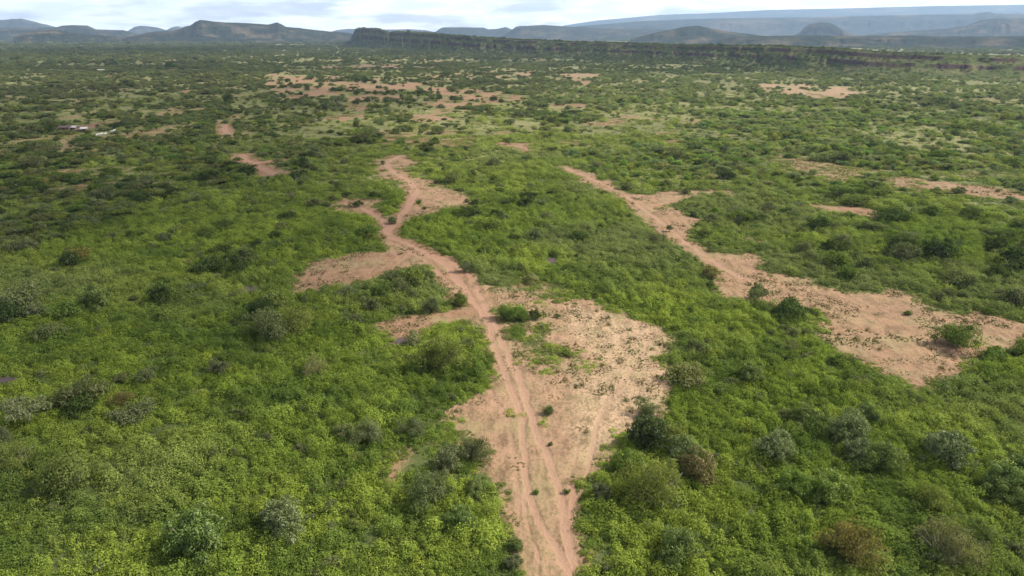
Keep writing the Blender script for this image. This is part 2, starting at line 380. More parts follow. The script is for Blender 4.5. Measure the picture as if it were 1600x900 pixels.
me = mesh_np('ground', V, F, [M_GROUND], {'bare': ('POINT', z1(gb)), 'pale': ('POINT', z1(gp)), 'path': ('POINT', z1(gt)), 'lush': ('POINT', z1(lush))}, True)
import bmesh
bm = bmesh.new(); bm.from_mesh(me); bm.verts.ensure_lookup_table()
cv = bm.verts[nr * nc]
for j in range(nc):
    try: bm.faces.new((bm.verts[j], cv, bm.verts[(j + 1) % nc]))
    except ValueError: pass
bmesh.ops.recalc_face_normals(bm, faces=[f for f in bm.faces if cv in f.verts])
bm.to_mesh(me); bm.free()
if me.polygons[1000].normal.z < 0: me.flip_normals()
link('ground', me, kind='structure', label='flat green savanna plain with bare reddish soil and pale sand')

def ripple_disc(name, cx, cy, wx, wy, label):
    x, y = ground(cx, cy); x0, _ = ground(cx - wx, cy); _, y0 = ground(cx, cy + wy)
    a = np.linspace(0, 2 * np.pi, 33)[:-1]; k = .8 + .35 * fbm(np.cos(a) * 1.5 + cx, np.sin(a) * 1.5, 9, 2)
    rx, ry = abs(x - x0), max(abs(y - y0), .6)
    P = [(x, y)]; Fc = []
    for s in (.55, 1.0):
        P += list(zip(x + np.cos(a) * rx * k * s, y + np.sin(a) * ry * k * s))
    P = np.array(P); z = height(P[:, 0], P[:, 1]) + .035
    tri = [(0, 1 + i, 1 + (i + 1) % 32) for i in range(32)]
    tri += [(1 + i, 33 + i, 33 + (i + 1) % 32) for i in range(32)] + [(1 + i, 33 + (i + 1) % 32, 1 + (i + 1) % 32) for i in range(32)]
    link(name, mesh_np(name, np.column_stack([P, z]), np.array(tri), [M_MUD], smooth=True), kind='structure', label=label)
for a in PUDDLES: ripple_disc(a[4], a[0], a[1], a[2], a[3], 'dark muddy puddle lying in a hollow of the plain')
PUDW = [(*[float(v) for v in ground(a[0], a[1])], abs(float(ground(a[0] + a[2], a[1])[0] - ground(a[0], a[1])[0])), max(.6, abs(float(ground(a[0], a[1] - a[3])[1] - ground(a[0], a[1])[1])))) for a in PUDDLES]

# ------------------------------------------------------------------ escarpment and hills
def interp(pts, x):
    p = np.array(pts, float); return np.interp(x, p[:, 0], p[:, 1])
FOOT = [(548,72),(560,74),(600,77),(650,80),(733,86),(833,90),(966,95),(1066,100),(1233,112),(1333,121),(1600,130),(1950,142)]
CREST = [(548,62),(553,53),(558,44.5),(565,43.5),(593,44.5),(610,49.5),(633,49),(683,52),(733,57),(816,61.5),(900,65),(1066,70.5),(1209,72),(1343,78.5),(1400,83.5),(1600,89),(1950,96)]
nu = 1500
ux = np.linspace(549, 1950, nu)
fx, fy = ground(ux, interp(FOOT, ux)); fD = np.hypot(fx, fy)
vv = np.concatenate([np.linspace(0, 1, 46), np.linspace(1.06, 3.0, 14)])
UU, VV = np.meshgrid(np.arange(nu), vv)
run = 60 + .07 * fD
def scarp(ui, v):
    """surface point for column ui (float ok) and v: 0 foot, 1 crest, 3 back"""
    u = np.interp(ui, np.arange(nu), ux); D0 = np.interp(ui, np.arange(nu), fD); rn = np.interp(ui, np.arange(nu), run)
    x0 = np.interp(ui, np.arange(nu), fx); y0 = np.interp(ui, np.arange(nu), fy)
    s = ui * .05 * 1.0
    arc = np.interp(ui, np.arange(nu), ARC)
    gul = fbm(arc / 26, v * 1.2, 41, 4) - .5
    D = D0 + rn * (v + gul * .75 * np.sin(np.pi * np.clip(v, 0, 1)))
    cx, cy, cz = h_at(u, interp(CREST, u), D0 + rn)
    vp = np.clip(v + gul * .25 * (v < 1), 0, 1)
    j = .07 * (fbm(arc / 40, 0 * arc, 44, 3) - .5)
    prof = np.interp(vp, [0, .35, .55, .59, .80, .84, 1], [0, .20, .42, .60, .76, .93, 1])
    z = cz * prof
    z = np.where(v > 1, cz * (1 - .10 * (v - 1)), z)
    z = z + (fbm(arc / 9, v * 9, 43, 3) - .5) * 2.2 * np.sin(np.pi * np.clip(v, .02, .97)) + (fbm(arc / 35, v * 2, 47, 2) - .5) * 2.0 * (v > .6)
    z = np.where(v > 2.9, -3, z); z = np.where(v <= 0, -1.5, z)
    return x0 / D0 * D, y0 / D0 * D, z
ARC = np.concatenate([[0], np.cumsum(np.hypot(np.diff(fx), np.diff(fy)))])
SX, SY, SZ = scarp(UU.ravel().astype(float), VV.ravel())
_v = VV.ravel(); _a = np.tile(ARC, len(vv)); _g = fbm(_a / 26, _v * 1.2, 41, 4) - .5; _vp = _v + _g * .25
rock = np.maximum(np.exp(-((_vp - .57) / .035)**2), np.exp(-((_vp - .82) / .04)**2)) * sstep(.38, .56, fbm(_a / 22, _v * 6, 48, 3))
me = mesh_np('escarpment', np.stack([SX, SY, SZ], 1), gridfaces(len(vv), nu), [M_HILL], {'rock': ('POINT', rock)}, smooth=True)
if me.polygons[2000].normal.z < 0: me.flip_normals()
link('escarpment_hill', me, kind='structure', label='long dark rocky scarp with bush-covered slopes crossing the plain')

def hill(name, D, pts, half, mat, label, rough=.12, bench=.6):
    x0, x1 = pts[0][0], pts[-1][0]; n = max(60, int(abs(x1 - x0) * 1.1)); u = np.linspace(x0, x1, n)
    X, Y, Z = h_at(u, interp(pts, u), D)
    hmax = max(Z.max(), 10)
    Vs = []
    vs = np.concatenate([np.linspace(-1, 0, 22), np.linspace(.05, 1, 12)])
    arc = u / FPX * D
    for v in vs:
        g = fbm(arc / (half * .30), np.full(n, v * 2.), 51 + int(D) % 17, 4) - .5
        Dv = D + half * v + g * half * .5 * math.sin(math.pi * min(1, abs(v)))
        a = 1 - abs(v)
        p = np.interp(np.clip(a + g * .35 * (0 if a > .97 else 1), 0, 1), [0, .45, .58, .66, .88, 1], [0, .30, .48, bench + .15, .93, 1])
        z = -4 + (Z + 4) * p + (fbm(arc / (half * .06), np.full(n, v * 9.), 57, 3) - .5) * hmax * rough * math.sin(math.pi * min(.92, max(.06, a)))
        if v in (-1, 1) or a < .001: z = np.full(n, -4.)
        Vs.append(np.stack([X / D * Dv, Y / D * Dv, z], 1))
    Vs = np.array(Vs); Vs[:, 0, 2] = np.minimum(Vs[:, 0, 2], -4 + .2); Vs[:, -1, 2] = np.minimum(Vs[:, -1, 2], -4 + .2)
    me = mesh_np(name, Vs.reshape(-1, 3), gridfaces(len(vs), n), [mat], smooth=True)
    if sum(p.normal.z for p in list(me.polygons)[:200]) < 0: me.flip_normals()
    return link(name, me, kind='structure', label=label)
hill('mesa_hill', 4600, [(190,60),(215,54),(233,50),(270,48),(283,45),(287,42),(297,40),(306,34),(313,31),(323,32),(333,34),(380,36),(420,38),(428,36),(433,35),(440,38),(447,42),(470,44),(493,47),(540,51),(575,58)], 700, M_HILL2, 'long flat-topped mesa with a pointed left shoulder')
hill('hill', 6200, [(-160,46),(0,44),(60,43.5),(87,43),(97,40),(115,39),(137,40),(150,46),(193,47),(213,53),(240,58)], 800, M_HILL2, 'low dark flat-topped hill at the left edge')
hill('hill', 4300, [(20,58),(40,51),(60,48),(85,47),(110,51),(150,55),(190,58)], 350, M_HILL2, 'low bushy rise in front of the flat-topped hill')
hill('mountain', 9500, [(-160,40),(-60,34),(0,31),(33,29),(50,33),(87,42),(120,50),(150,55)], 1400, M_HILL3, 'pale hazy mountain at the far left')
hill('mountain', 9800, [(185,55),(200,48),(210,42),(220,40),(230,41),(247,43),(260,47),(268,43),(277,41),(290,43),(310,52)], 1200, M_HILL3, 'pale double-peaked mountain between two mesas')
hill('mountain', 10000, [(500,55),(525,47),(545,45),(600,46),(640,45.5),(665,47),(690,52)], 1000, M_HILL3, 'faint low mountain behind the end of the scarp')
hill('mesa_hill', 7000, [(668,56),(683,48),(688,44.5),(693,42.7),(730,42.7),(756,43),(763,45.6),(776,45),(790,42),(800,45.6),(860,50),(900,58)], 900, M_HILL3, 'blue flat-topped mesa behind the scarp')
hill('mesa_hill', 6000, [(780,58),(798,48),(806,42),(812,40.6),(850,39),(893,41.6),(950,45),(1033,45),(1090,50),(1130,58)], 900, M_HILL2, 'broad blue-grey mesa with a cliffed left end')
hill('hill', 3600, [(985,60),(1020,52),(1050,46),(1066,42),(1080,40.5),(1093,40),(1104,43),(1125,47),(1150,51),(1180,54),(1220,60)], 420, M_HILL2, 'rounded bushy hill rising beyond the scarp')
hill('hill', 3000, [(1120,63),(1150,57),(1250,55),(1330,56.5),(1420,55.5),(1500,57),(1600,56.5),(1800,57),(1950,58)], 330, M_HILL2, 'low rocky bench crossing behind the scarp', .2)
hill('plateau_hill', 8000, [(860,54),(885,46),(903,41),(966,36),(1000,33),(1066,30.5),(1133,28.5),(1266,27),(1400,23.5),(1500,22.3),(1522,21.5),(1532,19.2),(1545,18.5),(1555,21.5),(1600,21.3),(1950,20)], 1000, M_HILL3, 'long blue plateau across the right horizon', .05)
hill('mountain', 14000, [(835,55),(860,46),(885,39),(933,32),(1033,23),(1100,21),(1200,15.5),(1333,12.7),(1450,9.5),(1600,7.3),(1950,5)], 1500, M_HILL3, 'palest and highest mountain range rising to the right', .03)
hill('dome_hill', 5000, [(1240,56),(1252,48),(1256,44),(1262,39.5),(1270,36),(1284,34),(1298,36),(1306,40),(1312,44),(1320,49),(1335,56)], 260, M_HILL2, 'small dark dome-shaped hill standing alone')
hill('hill', 5600, [(1330,56),(1400,50),(1480,44.5),(1510,40),(1520,36),(1533,31),(1560,28.5),(1600,29),(1680,26),(1950,30)], 700, M_HILL2, 'stepped grey-blue hill at the right edge')

# ------------------------------------------------------------------ foliage building blocks
def leaves(P, Nrm, ln, wd, r, jit=.42):
    """rhombic leaves at P, facing about Nrm"""
    n = len(P)
    nn = Nrm + r.normal(0, jit, (n, 3)); nn /= np.linalg.norm(nn, axis=1)[:, None] + 1e-9
    a = np.cross(nn, r.normal(0, 1, (n, 3))); a /= np.linalg.norm(a, axis=1)[:, None] + 1e-9
    b = np.cross(nn, a)
    l = (ln * r.uniform(.6, 1.3, n))[:, None]; w = (wd * r.uniform(.6, 1.3, n))[:, None]
    Vt = np.stack([P - a * l, P - b * w + nn * w * .25, P + a * l, P + b * w + nn * w * .25], 1).reshape(-1, 3)
    return Vt, np.arange(4 * n).reshape(n, 4)
def sphere_pts(n, r, lo=-.2):
    z = r.uniform(lo, 1, n); a = r.uniform(0, 2 * np.pi, n); q = np.sqrt(1 - z * z)
    return np.stack([q * np.cos(a), q * np.sin(a), z], 1)
def patch_mesh(seed, rad=1.15, plants=6, per=84, hmin=.35, hmax=1.1, leaf=.085, spiky=0):
    r = np.random.default_rng(seed); PP, NN, LV = [], [], []
    for i in range(plants):
        a = r.uniform(0, 6.28); q = rad * math.sqrt(r.uniform(0, 1)); c = np.array([q * math.cos(a), q * math.sin(a), 0])
        h = r.uniform(hmin, hmax); pr = h * r.uniform(.5, .75) + .06
        s = sphere_pts(per, r, 0.0); rr = r.uniform(.65, 1.05, per)[:, None]
        PP.append(c + s * rr * np.array([pr, pr, h])); NN.append(s + [0, 0, .5]); LV.append(np.clip(r.normal(.45, .16, per) + r.uniform(-.32, .32), 0, 1))
    P = np.vstack(PP); Nn = np.vstack(NN); lv = np.concatenate(LV)
    if spiky:
        r2 = r; n = len(P); k = r2.random(n) < spiky
        Nn[k] = r2.normal(0, 1, (k.sum(), 3)) * [1, 1, .1]
    V, F = leaves(P, Nn, leaf, leaf * .6, r)
    if spiky:
        # upright blades: stretch the chosen leaves vertically about their centre
        Vr = V.reshape(-1, 4, 3); c = Vr.mean(1, keepdims=True); Vr[k] = c[k] + (Vr[k] - c[k]) * [.45, .45, 2.2]; V = Vr.reshape(-1, 3)
    return mesh_np('herb_patch', V, F, [M_LEAF_I], {'lv': ('FACE', lv)})
def tuft_mesh(seed, n=5, rad=.9):
    r = np.random.default_rng(seed); PP, NN, LV = [], [], []
    for i in range(n):
        a = r.uniform(0, 6.28); q = rad * math.sqrt(r.uniform(0, 1)); c = np.array([q * math.cos(a), q * math.sin(a), .02]); s = r.uniform(.04, .11)
        d = sphere_pts(14, r, 0); PP.append(c + d * [s * 1.2, s, s * .8]); NN.append(d + [0, 0, .3]); LV.append(np.full(14, r.uniform(0, 1)))
    V, F = leaves(np.vstack(PP), np.vstack(NN), .075, .035, r)
    return mesh_np('grass_tufts', V, F, [M_LEAF_I], {'lv': ('FACE', np.concatenate(LV))})
def crown_arrays(seed, form='dome', nclump=34, per=75, leaf=.045, twigs=0):
    """crown of unit radius standing on z=0; returns V,F,lv"""
    r = np.random.default_rng(seed); C, S = [], []
    subs = [(np.array([math.cos(t), math.sin(t), 0]) * r.uniform(.12, .42), r.uniform(.50, .80)) for t in r.uniform(0, 6.28, 4)]
    for i in range(nclump):
        d = sphere_pts(1, r, -.05)[0]; d2 = d.copy()
        if form == 'dome': c = d * r.uniform(.45, .90) * [1, 1, .70]; c[2] += .2; s = r.uniform(.11, .30)
        elif form == 'flat': c = d * [.85, .85, .16] * r.uniform(.4, 1); c[2] += .52; s = r.uniform(.14, .25)
        elif form == 'tall': c = d * r.uniform(.45, .8) * [.85, .85, 1.05]; c[2] += .45; s = r.uniform(.18, .30)
        elif form == 'low': c = d * r.uniform(.5, .9) * [1, 1, .45]; c[2] += .12; s = r.uniform(.14, .26)
        else: c = d * r.uniform(.45, .92) * [1, 1, .8]; c[2] += .18; s = r.uniform(.09, .22)
        if form in ('dome', 'leafy', 'low'):
            so, sr_ = subs[int(r.integers(4))]; c = np.array([c[0] * sr_, c[1] * sr_, c[2] * (sr_ + .28)]) + so
        c[2] = max(c[2], s * .5)
        C.append(c); S.append(s)
    lean = r.normal(0, .10, 2)
    C = [np.array([c[0] * r.uniform(.92, 1.08) + lean[0] * c[2], c[1] + lean[1] * c[2], c[2]]) for c in C]
    lob = 1 + .26 * np.sin(np.arctan2([c[1] for c in C], [c[0] for c in C]) * 3 + r.uniform(0, 6))
    PP, NN, LV = [], [], []
    for c, s, lb in zip(C, S, lob):
        d = sphere_pts(per, r, -.5); c = c * [lb, lb, 1]
        PP.append(c + d * s * r.uniform(.55, 1.1, per)[:, None] * [1.1, 1.1, .8]); NN.append(d + [0, 0, .25]); LV.append(np.clip(r.normal(.45, .18, per) + r.uniform(-.32, .32), 0, 1))
    P = np.vstack(PP); P[:, 2] = np.maximum(P[:, 2], .015 + r.random(len(P)) * .03)
    V, F = leaves(P, np.vstack(NN), leaf, leaf * .5, r, .5)
    return V, F, np.concatenate(LV), C
def tube(path, r0, r1, k=5):
    path = np.array(path, float); n = len(path); Vs = []
    for i in range(n):
        d = path[min(i + 1, n - 1)] - path[max(i - 1, 0)]; d /= np.linalg.norm(d) + 1e-9
        a = np.cross(d, [.3, .9, .2]); a /= np.linalg.norm(a) + 1e-9; b = np.cross(d, a); rr = r0 + (r1 - r0) * i / (n - 1)
        for j in range(k):
            t = 2 * np.pi * j / k; Vs.append(path[i] + (a * math.cos(t) + b * math.sin(t)) * rr)
    return np.array(Vs), gridfaces(n, k, True)
def stems_arrays(C, seed, single=False, r0=.035, extra=0):
    r = np.random.default_rng(seed + 900); Vs, Fs, o = [], [], 0
    fork = np.array([r.normal(0, .03), r.normal(0, .03), .22])
    lst = list(C)[:: max(1, len(C) // 14)]
    if single:
        V, F = tube([(0, 0, -.12), (0, 0, .1), fork], r0 * 1.7, r0 * 1.1); Vs.append(V); Fs.append(F); o += len(V)
    for c in lst:
        c = np.array(c); b = fork if single else np.array([r.normal(0, .05), r.normal(0, .05), -.1])
        m = b + (c - b) * .5 + r.normal(0, .05, 3); m[2] += .05
        V, F = tube([b, m, c], r0 * .8, r0 * .2); Vs.append(V); Fs.append(F + o); o += len(V)
    for i in range(extra):
        d = sphere_pts(1, r, .05)[0]; e = d * r.uniform(.55, .80) * [1, 1, .8] + [0, 0, .12]; m = e * .55 + r.normal(0, .06, 3)
        V, F = tube([(0, 0, .05), m, e], r0 * .5, r0 * .12, 3); Vs.append(V); Fs.append(F + o) if False else Fs.append(np.column_stack([F]) + o); o += len(V)
    return np.vstack(Vs), np.vstack(Fs)

# ------------------------------------------------------------------ bush kinds (crown + stems meshes shared by the copies)
COLR = {'grey': (.135, .152, .064), 'dark': (.066, .090, .028), 'olive': (.165, .195, .050), 'silver': (.150, .185, .066), 'brown': (.19, .165, .055),
        'leafy': (.155, .225, .035), 'green': (.125, .168, .038), 'pale': (.185, .195, .085)}
KINDS = {}
def make_kind(name, form, n, nclump, per, leaf, mat, single=False, extra=0, bark=M_BARK, r0=.035):
    out = []
    for i in range(n):
        V, F, lv, C = crown_arrays(hash((form, i)) % 1000 if False else sum(map(ord, name)) * 7 + i, form, nclump, per, leaf)
        crown = mesh_np(name + '_crown', V, F, [mat], {'lv': ('FACE', lv)})
        SV, SF = stems_arrays(C, i, single, r0, extra)
        trunk = mesh_np(name + '_trunk', SV, SF, [bark], smooth=True)
        whole = mesh_np(name + '_whole', np.vstack([V, SV]), np.vstack([F, SF + len(V)]), [mat, bark], {'lv': ('FACE', np.concatenate([lv, np.zeros(len(SF))]))})
        whole.polygons.foreach_set('material_index', np.concatenate([np.zeros(len(F), np.int32), np.ones(len(SF), np.int32)]))
        out.append((crown, trunk, whole))
    KINDS[name] = out
make_kind('dome_near', 'dome', 4, 70, 120, .032, M_LEAF_O)
make_kind('dome', 'dome', 6, 40, 60, .052, M_LEAF_O)
make_kind('flat', 'flat', 4, 36, 60, .050, M_LEAF_O, True)
make_kind('tall', 'tall', 3, 40, 70, .050, M_LEAF_O, True)
make_kind('low', 'low', 4, 44, 70, .045, M_LEAF_O)
make_kind('leafy_near', 'leafy', 5, 100, 95, .034, M_LEAF_G)
make_kind('twiggy', 'dome', 2, 75, 95, .026, M_LEAF_O, False, 90, M_TWIG, .02)

# ------------------------------------------------------------------ labels by what stands near
MARKS = [("the dirt track fork", 612, 372), ("the clearing beyond the fork", 680, 305), ("the small red-edged puddle", 626, 532),
 ("the left-edge puddle", 12, 592), ("the largest round grey bush", 430, 520), ("the lone sand bush", 858, 645),
 ("the pale sand's middle", 960, 580), ("the big twiggy thorn bush", 1030, 760), ("the right clearing's lone bush", 1490, 540),
 ("the mud huts", 118, 204), ("the huge dark tree", 265, 105), ("the hooked red path", 400, 258),
 ("the right strip's far tip", 890, 266), ("the tree-dotted red clearing", 640, 150), ("the thin red bank", 1330, 330),
 ("the mid-meadow red scrape", 815, 230), ("the right clearing's near tip", 1430, 605), ("the right strip's bend", 1080, 380),
 ("the right-edge red bank", 1530, 305), ("the silvery broad-leaved bush", 1216, 705), ("the left field's small puddle", 388, 452),
 ("the red soil left of the track", 540, 425), ("the pale sand's far end", 900, 470), ("the bare patch left of the fork", 545, 322),
 ("the left plain's red strip", 125, 292), ("the tiny mid-field puddle", 862, 408), ("the scarp-foot sand", 1270, 142)]
def auto_label(px, py, wpx, tone, form):
    best = min(MARKS, key=lambda m: math.hypot((m[1] - px), (m[2] - py) * 1.8) + 1e-3)
    dx, dy = best[1] - px, best[2] - py; dx, dy = -dx, -dy * 1.8
    dist = math.hypot(dx, dy); ang = math.degrees(math.atan2(-dy, dx)) % 360
    dirs = ['right of', 'beyond-right of', 'beyond', 'beyond-left of', 'left of', 'front-left of', 'in front of', 'front-right of']
    d = dirs[int((ang + 22.5) // 45) % 8]
    tier = 'just ' if dist < 45 else ('' if dist < 110 else ('well ' if dist < 200 else 'far '))
    size = 'tiny' if wpx < 14 else ('small' if wpx < 22 else ('mid-sized' if wpx < 34 else 'large'))
    tone_w = {'grey': 'grey-green', 'dark': 'dark', 'olive': 'olive', 'silver': 'silvery', 'brown': 'brownish', 'leafy': 'bright', 'green': 'green', 'pale': 'pale'}[tone]
    form_w = {'dome': 'domed bush', 'dome_near': 'domed bush', 'flat': 'flat-topped bush', 'tall': 'upright tree', 'low': 'spreading bush', 'leafy_near': 'leafy bush', 'twiggy': 'twiggy bush'}[form]
    return f'{size} {tone_w} {form_w} {tier}{d} {best[0]}', 'bushes near ' + best[0][4:]
USED = {}
MADE = []; OBST = []     # (x, y, r) of every bush object
def bush(px, py, wpx, tone='grey', form='dome', label=None, group=None, hk=1.0, wxy=None, rnd=None):
    """py = foot of the bush in the photograph; wpx its width there"""
    if wxy is None: x, y = (float(v) for v in ground(px, py - wpx * .13))
    else: x, y = wxy
    z = float(height(np.array([x]), np.array([y]))[0])
    depth = y * cp + CAM_H * sp
    rr = wpx / FPX * depth / 2 / 1.02
    r = rnd or rng
    crown, trunk, whole = KINDS[form][int(r.integers(len(KINDS[form])))]
    c = np.array(COLR[tone]) * r.uniform(.88, 1.14) * np.array([r.uniform(.93, 1.08), 1, r.uniform(.9, 1.12)])
    al, ag = auto_label(px, py, wpx, tone, form)
    cat = 'tree' if form == 'tall' else 'bush'
    name = {'flat': 'acacia_bush', 'tall': 'acacia_tree', 'leafy_near': 'leafy_bush', 'twiggy': 'thorn_bush'}.get(form, 'acacia_bush' if tone not in ('dark', 'leafy') else 'leafy_bush')
    if wpx < 20:
        o = bpy.data.objects.new(name, whole); COL.objects.link(o); o.color = (*c, 1); root = o
    else:
        root = bpy.data.objects.new(name, None); COL.objects.link(root)
        o = link('crown', crown, root); o.color = (*c, 1); link('trunk', trunk, root)
    root.location = (x, y, z - .03); root.rotation_euler = (0, 0, r.uniform(0, 6.28))
    root.scale = (rr, rr * r.uniform(.9, 1.1), rr * r.uniform(.9, 1.1) * hk)
    root['label'] = label or al; root['category'] = cat; root['group'] = group or ag
    OBST.append((x, y, rr)); MADE.append((root, px)); return root

HAND = [
 (430,536,72,'grey','dome_near','round grey-green bush, largest of the open left field'), (408,508,52,'dark','dome_near','dusky bush touching the back left of the largest round grey bush'),
 (462,520,62,'olive','dome_near','olive bush touching the right side of the largest round grey bush'), (440,490,50,'olive','dome','low olive bush right behind the largest round grey bush'),
 (488,592,44,'pale','twiggy','twiggy pale bush standing alone in the green field below the largest grey bush'),
 (228,606,48,'grey','flat','flat-topped grey acacia in the left field'), (130,643,80,'grey','low','wide dark acacia right of the pale one near the left edge'),
 (128,650,60,'dark','low',None), (48,672,80,'pale','flat','wide pale-topped acacia near the left edge'), (22,748,84,'olive','twiggy','large twiggy olive bush cut by the left edge'),
 (2,705,50,'grey','dome_near',None), (196,636,36,'brown','twiggy','small half-dead bush with bare brown twigs'), (345,588,36,'grey','dome',None), (24,492,78,'grey','low',None),
 (60,500,40,'grey','dome',None), (20,512,46,'dark','dome',None), (120,412,46,'brown','low','brownish-topped bush standing in the left field'), (118,420,34,'dark','dome',None), (40,398,42,'grey','low',None), (348,400,36,'dark','low',None),
 (385,417,40,'grey','dome',None), (330,430,50,'dark','low',None), (372,432,36,'dark','dome',None), (490,326,32,'grey','dome','round grey bush left of the small bare patch'), (292,360,30,'dark','low',None), (347,362,32,'dark','low',None),
 (445,365,24,'grey','dome',None), (318,376,26,'dark','low',None), (205,378,30,'dark','low',None), (150,492,54,'green','leafy_near',None), (258,480,50,'dark','dome',None), (80,536,52,'grey','low',None),
 (558,326,24,'dark','dome','dark round bush beside the left track branch'), (655,320,14,'green','dome','first small bush on the bare clearing beyond the fork'), (663,328,11,'grey','dome',None),
 (618,352,20,'grey','dome',None), (600,258,11,'grey','dome',None), (675,492,34,'grey','dome_near','round grey-green bush on the red soil left of the track'), (716,481,30,'green','dome_near','round green bush nearest the left side of the track'),
 (610,482,30,'green','dome',None), (582,488,34,'grey','dome',None), (645,468,18,'grey','dome',None), (553,512,34,'grey','flat',None), (790,502,34,'green','dome_near','leafy round bush right of the track on the green island'),
 (812,504,30,'green','dome_near','second round bush on the green island right of the track'), (836,502,24,'dark','dome',None), (730,430,28,'grey','dome','round grey bush on the right edge of the track'),
 (812,430,22,'grey','dome',None), (830,446,32,'pale','low',None), (542,466,32,'grey','low',None), (650,448,40,'green','dome',None), (632,460,36,'grey','dome',None), (596,466,34,'green','dome',None), (570,474,30,'green','dome',None), (615,440,34,'grey','low',None),
 (858,650,26,'grey','dome_near','lone grey-green bush on the pale sand right of the track'), (861,697,10,'green','leafy_near','little leafy bush below the lone bush on the sand'), (886,772,13,'green','leafy_near',None), (836,772,11,'green','leafy_near',None),
 (805,862,28,'green','leafy_near','small leafy bush at the left side of the lower track'), (806,888,30,'grey','leafy_near','lower bush of the pair left of the lower track'),
 (1028,800,112,'olive','twiggy','big twiggy thorn bush right of the pale sand'), (1092,752,62,'brown','leafy_near','brown-leaved bush behind the big thorn bush'), (1062,728,56,'silver','leafy_near','grey leafy bush between the brown bush and the sand'),
 (1008,706,70,'dark','leafy_near','dark bush overhanging the right edge of the sand'), (1046,700,52,'olive','dome_near',None), (985,742,52,'leafy','leafy_near','bright leafy bush at the sand edge left of the big thorn bush'), (940,785,38,'grey','leafy_near','small grey bush where the sand narrows to the track'),
 (1012,655,36,'pale','dome_near',None), (1322,697,66,'silver','leafy_near','tall grey leafy bush, left of the dark ones at lower right'), (1282,676,46,'green','leafy_near',None), (1216,722,66,'silver','leafy_near','silvery broad-leaved bush right of the brown bush'),
 (1340,722,50,'silver','leafy_near',None), (1254,664,40,'green','leafy_near',None), (1478,732,76,'silver','leafy_near','large silvery dark bush in the lower right field'), (1570,780,76,'green','leafy_near','large leafy bush near the lower right edge'), (1588,745,50,'green','leafy_near',None),
 (1325,880,84,'brown','dome_near','brownish olive bush in the lower right field'), (1470,885,92,'pale','twiggy','wide pale twiggy bush in the lower right field'), (1062,876,64,'green','leafy_near','rounded green bush below the big thorn bush'), (1350,665,44,'green','leafy_near',None),
 (1086,560,38,'grey','dome',None), (1072,606,66,'pale','low','wide pale bush at the right tip of the sand'), (1490,549,62,'olive','dome_near','lone round bush on the right-hand bare clearing'), (1420,494,14,'green','dome',None), (1180,474,40,'grey','dome','grey bush at the left edge of the right-hand clearing'),
 (1114,438,32,'brown','dome',None), (1465,473,26,'grey','dome',None), (1232,502,66,'dark','low','long dark bush below the left part of the right-hand clearing'), (1232,531,28,'grey','dome',None), (1344,604,34,'grey','low',None),
 (1482,414,58,'dark','dome',None), (1404,404,50,'dark','dome',None), (1418,418,44,'grey','dome',None), (1490,455,62,'grey','low',None), (1300,402,36,'dark','dome',None), (1322,392,34,'grey','dome',None), (1340,412,30,'grey','dome',None), (1320,440,36,'green','dome',None), (1280,366,44,'dark','dome',None), (1390,352,54,'dark','low',None),
 (1338,328,54,'olive','low','wide olive bush touching the thin red bank'), (1450,338,36,'green','dome',None), (1512,346,38,'green','dome',None), (1560,400,50,'dark','dome',None), (1550,440,46,'dark','low',None), (1590,430,60,'dark','dome',None), (1580,380,50,'green','low',None), (1255,400,32,'grey','dome',None), (1350,425,28,'grey','dome',None), (1262,408,24,'grey','dome',None),
 (1046,364,12,'grey','tall','small upright tree on the bend of the right-hand bare strip'), (980,300,24,'grey','dome',None), (790,326,36,'dark','low',None), (820,328,38,'dark','dome','dark round bush in the middle of the green field'), (740,322,18,'dark','dome',None), (835,378,26,'grey','dome',None),
 (770,264,30,'grey','dome',None), (680,224,15,'dark','dome',None), (702,290,30,'grey','dome',None), (775,345,24,'dark','dome',None), (790,350,20,'grey','dome',None), (730,346,44,'dark','low',None), (766,370,50,'green','low',None), (905,380,32,'dark','low',None), (1025,385,36,'grey','low',None), (1070,305,20,'grey','dome',None),
 (1580,800,60,'green','leafy_near',None), (310,880,100,'green','leafy_near','large leafy green shrub in the lower left foreground'), (440,838,84,'silver','leafy_near','pale silvery shrub in the lower left foreground'), (575,696,46,'pale','dome_near','greyish bush with a small pale crown in the lower centre left'),
 (645,685,40,'grey','dome_near',None), (700,740,62,'grey','leafy_near',None), (740,720,50,'grey','dome_near',None), (672,790,70,'grey','dome_near',None), (100,780,90,'olive','dome_near',None), (720,830,50,'green','leafy_near',None), (690,585,70,'olive','dome_near',None), (745,775,36,'green','leafy_near',None),
 (540,690,34,'grey','dome',None), (730,551,30,'grey','dome_near',None), (640,545,34,'pale','dome',None), (1380,740,60,'green','leafy_near',None), (1170,600,46,'green','leafy_near',None), (1590,560,40,'dark','low',None), (1550,565,40,'green','low',None), (1240,780,60,'leafy','leafy_near',None), (1520,850,50,'green','leafy_near',None), (1450,800,60,'olive','dome_near',None), (1290,790,70,'leafy','leafy_near',None),
 (265,109,21,'dark','dome','huge dark tree, tallest on the far left plain'), (250,112,12,'dark','dome',None), (281,112,14,'dark','dome',None),
]
for tx, ty, w in ((687,159,13),(708,160,13),(637,163,14),(628,155,10),(587,151,10),(556,150,14),(480,145,12),(454,138,11),(606,149,9),(664,135,9),(672,146,10),(685,149,9),(722,158,8),(653,153,8),(575,162,16),(560,165,14),(590,141,8),(603,128,10),(737,148,8),(770,160,18),(782,162,14),(757,144,14),(640,172,9),(558,132,16),(570,133,18),(585,135,12),(470,152,10),(500,140,9),(520,146,10),(440,152,9)):
    HAND.append((tx, ty, w, 'dark', 'tall' if w < 14 else 'dome', None))
hr = np.random.default_rng(5)
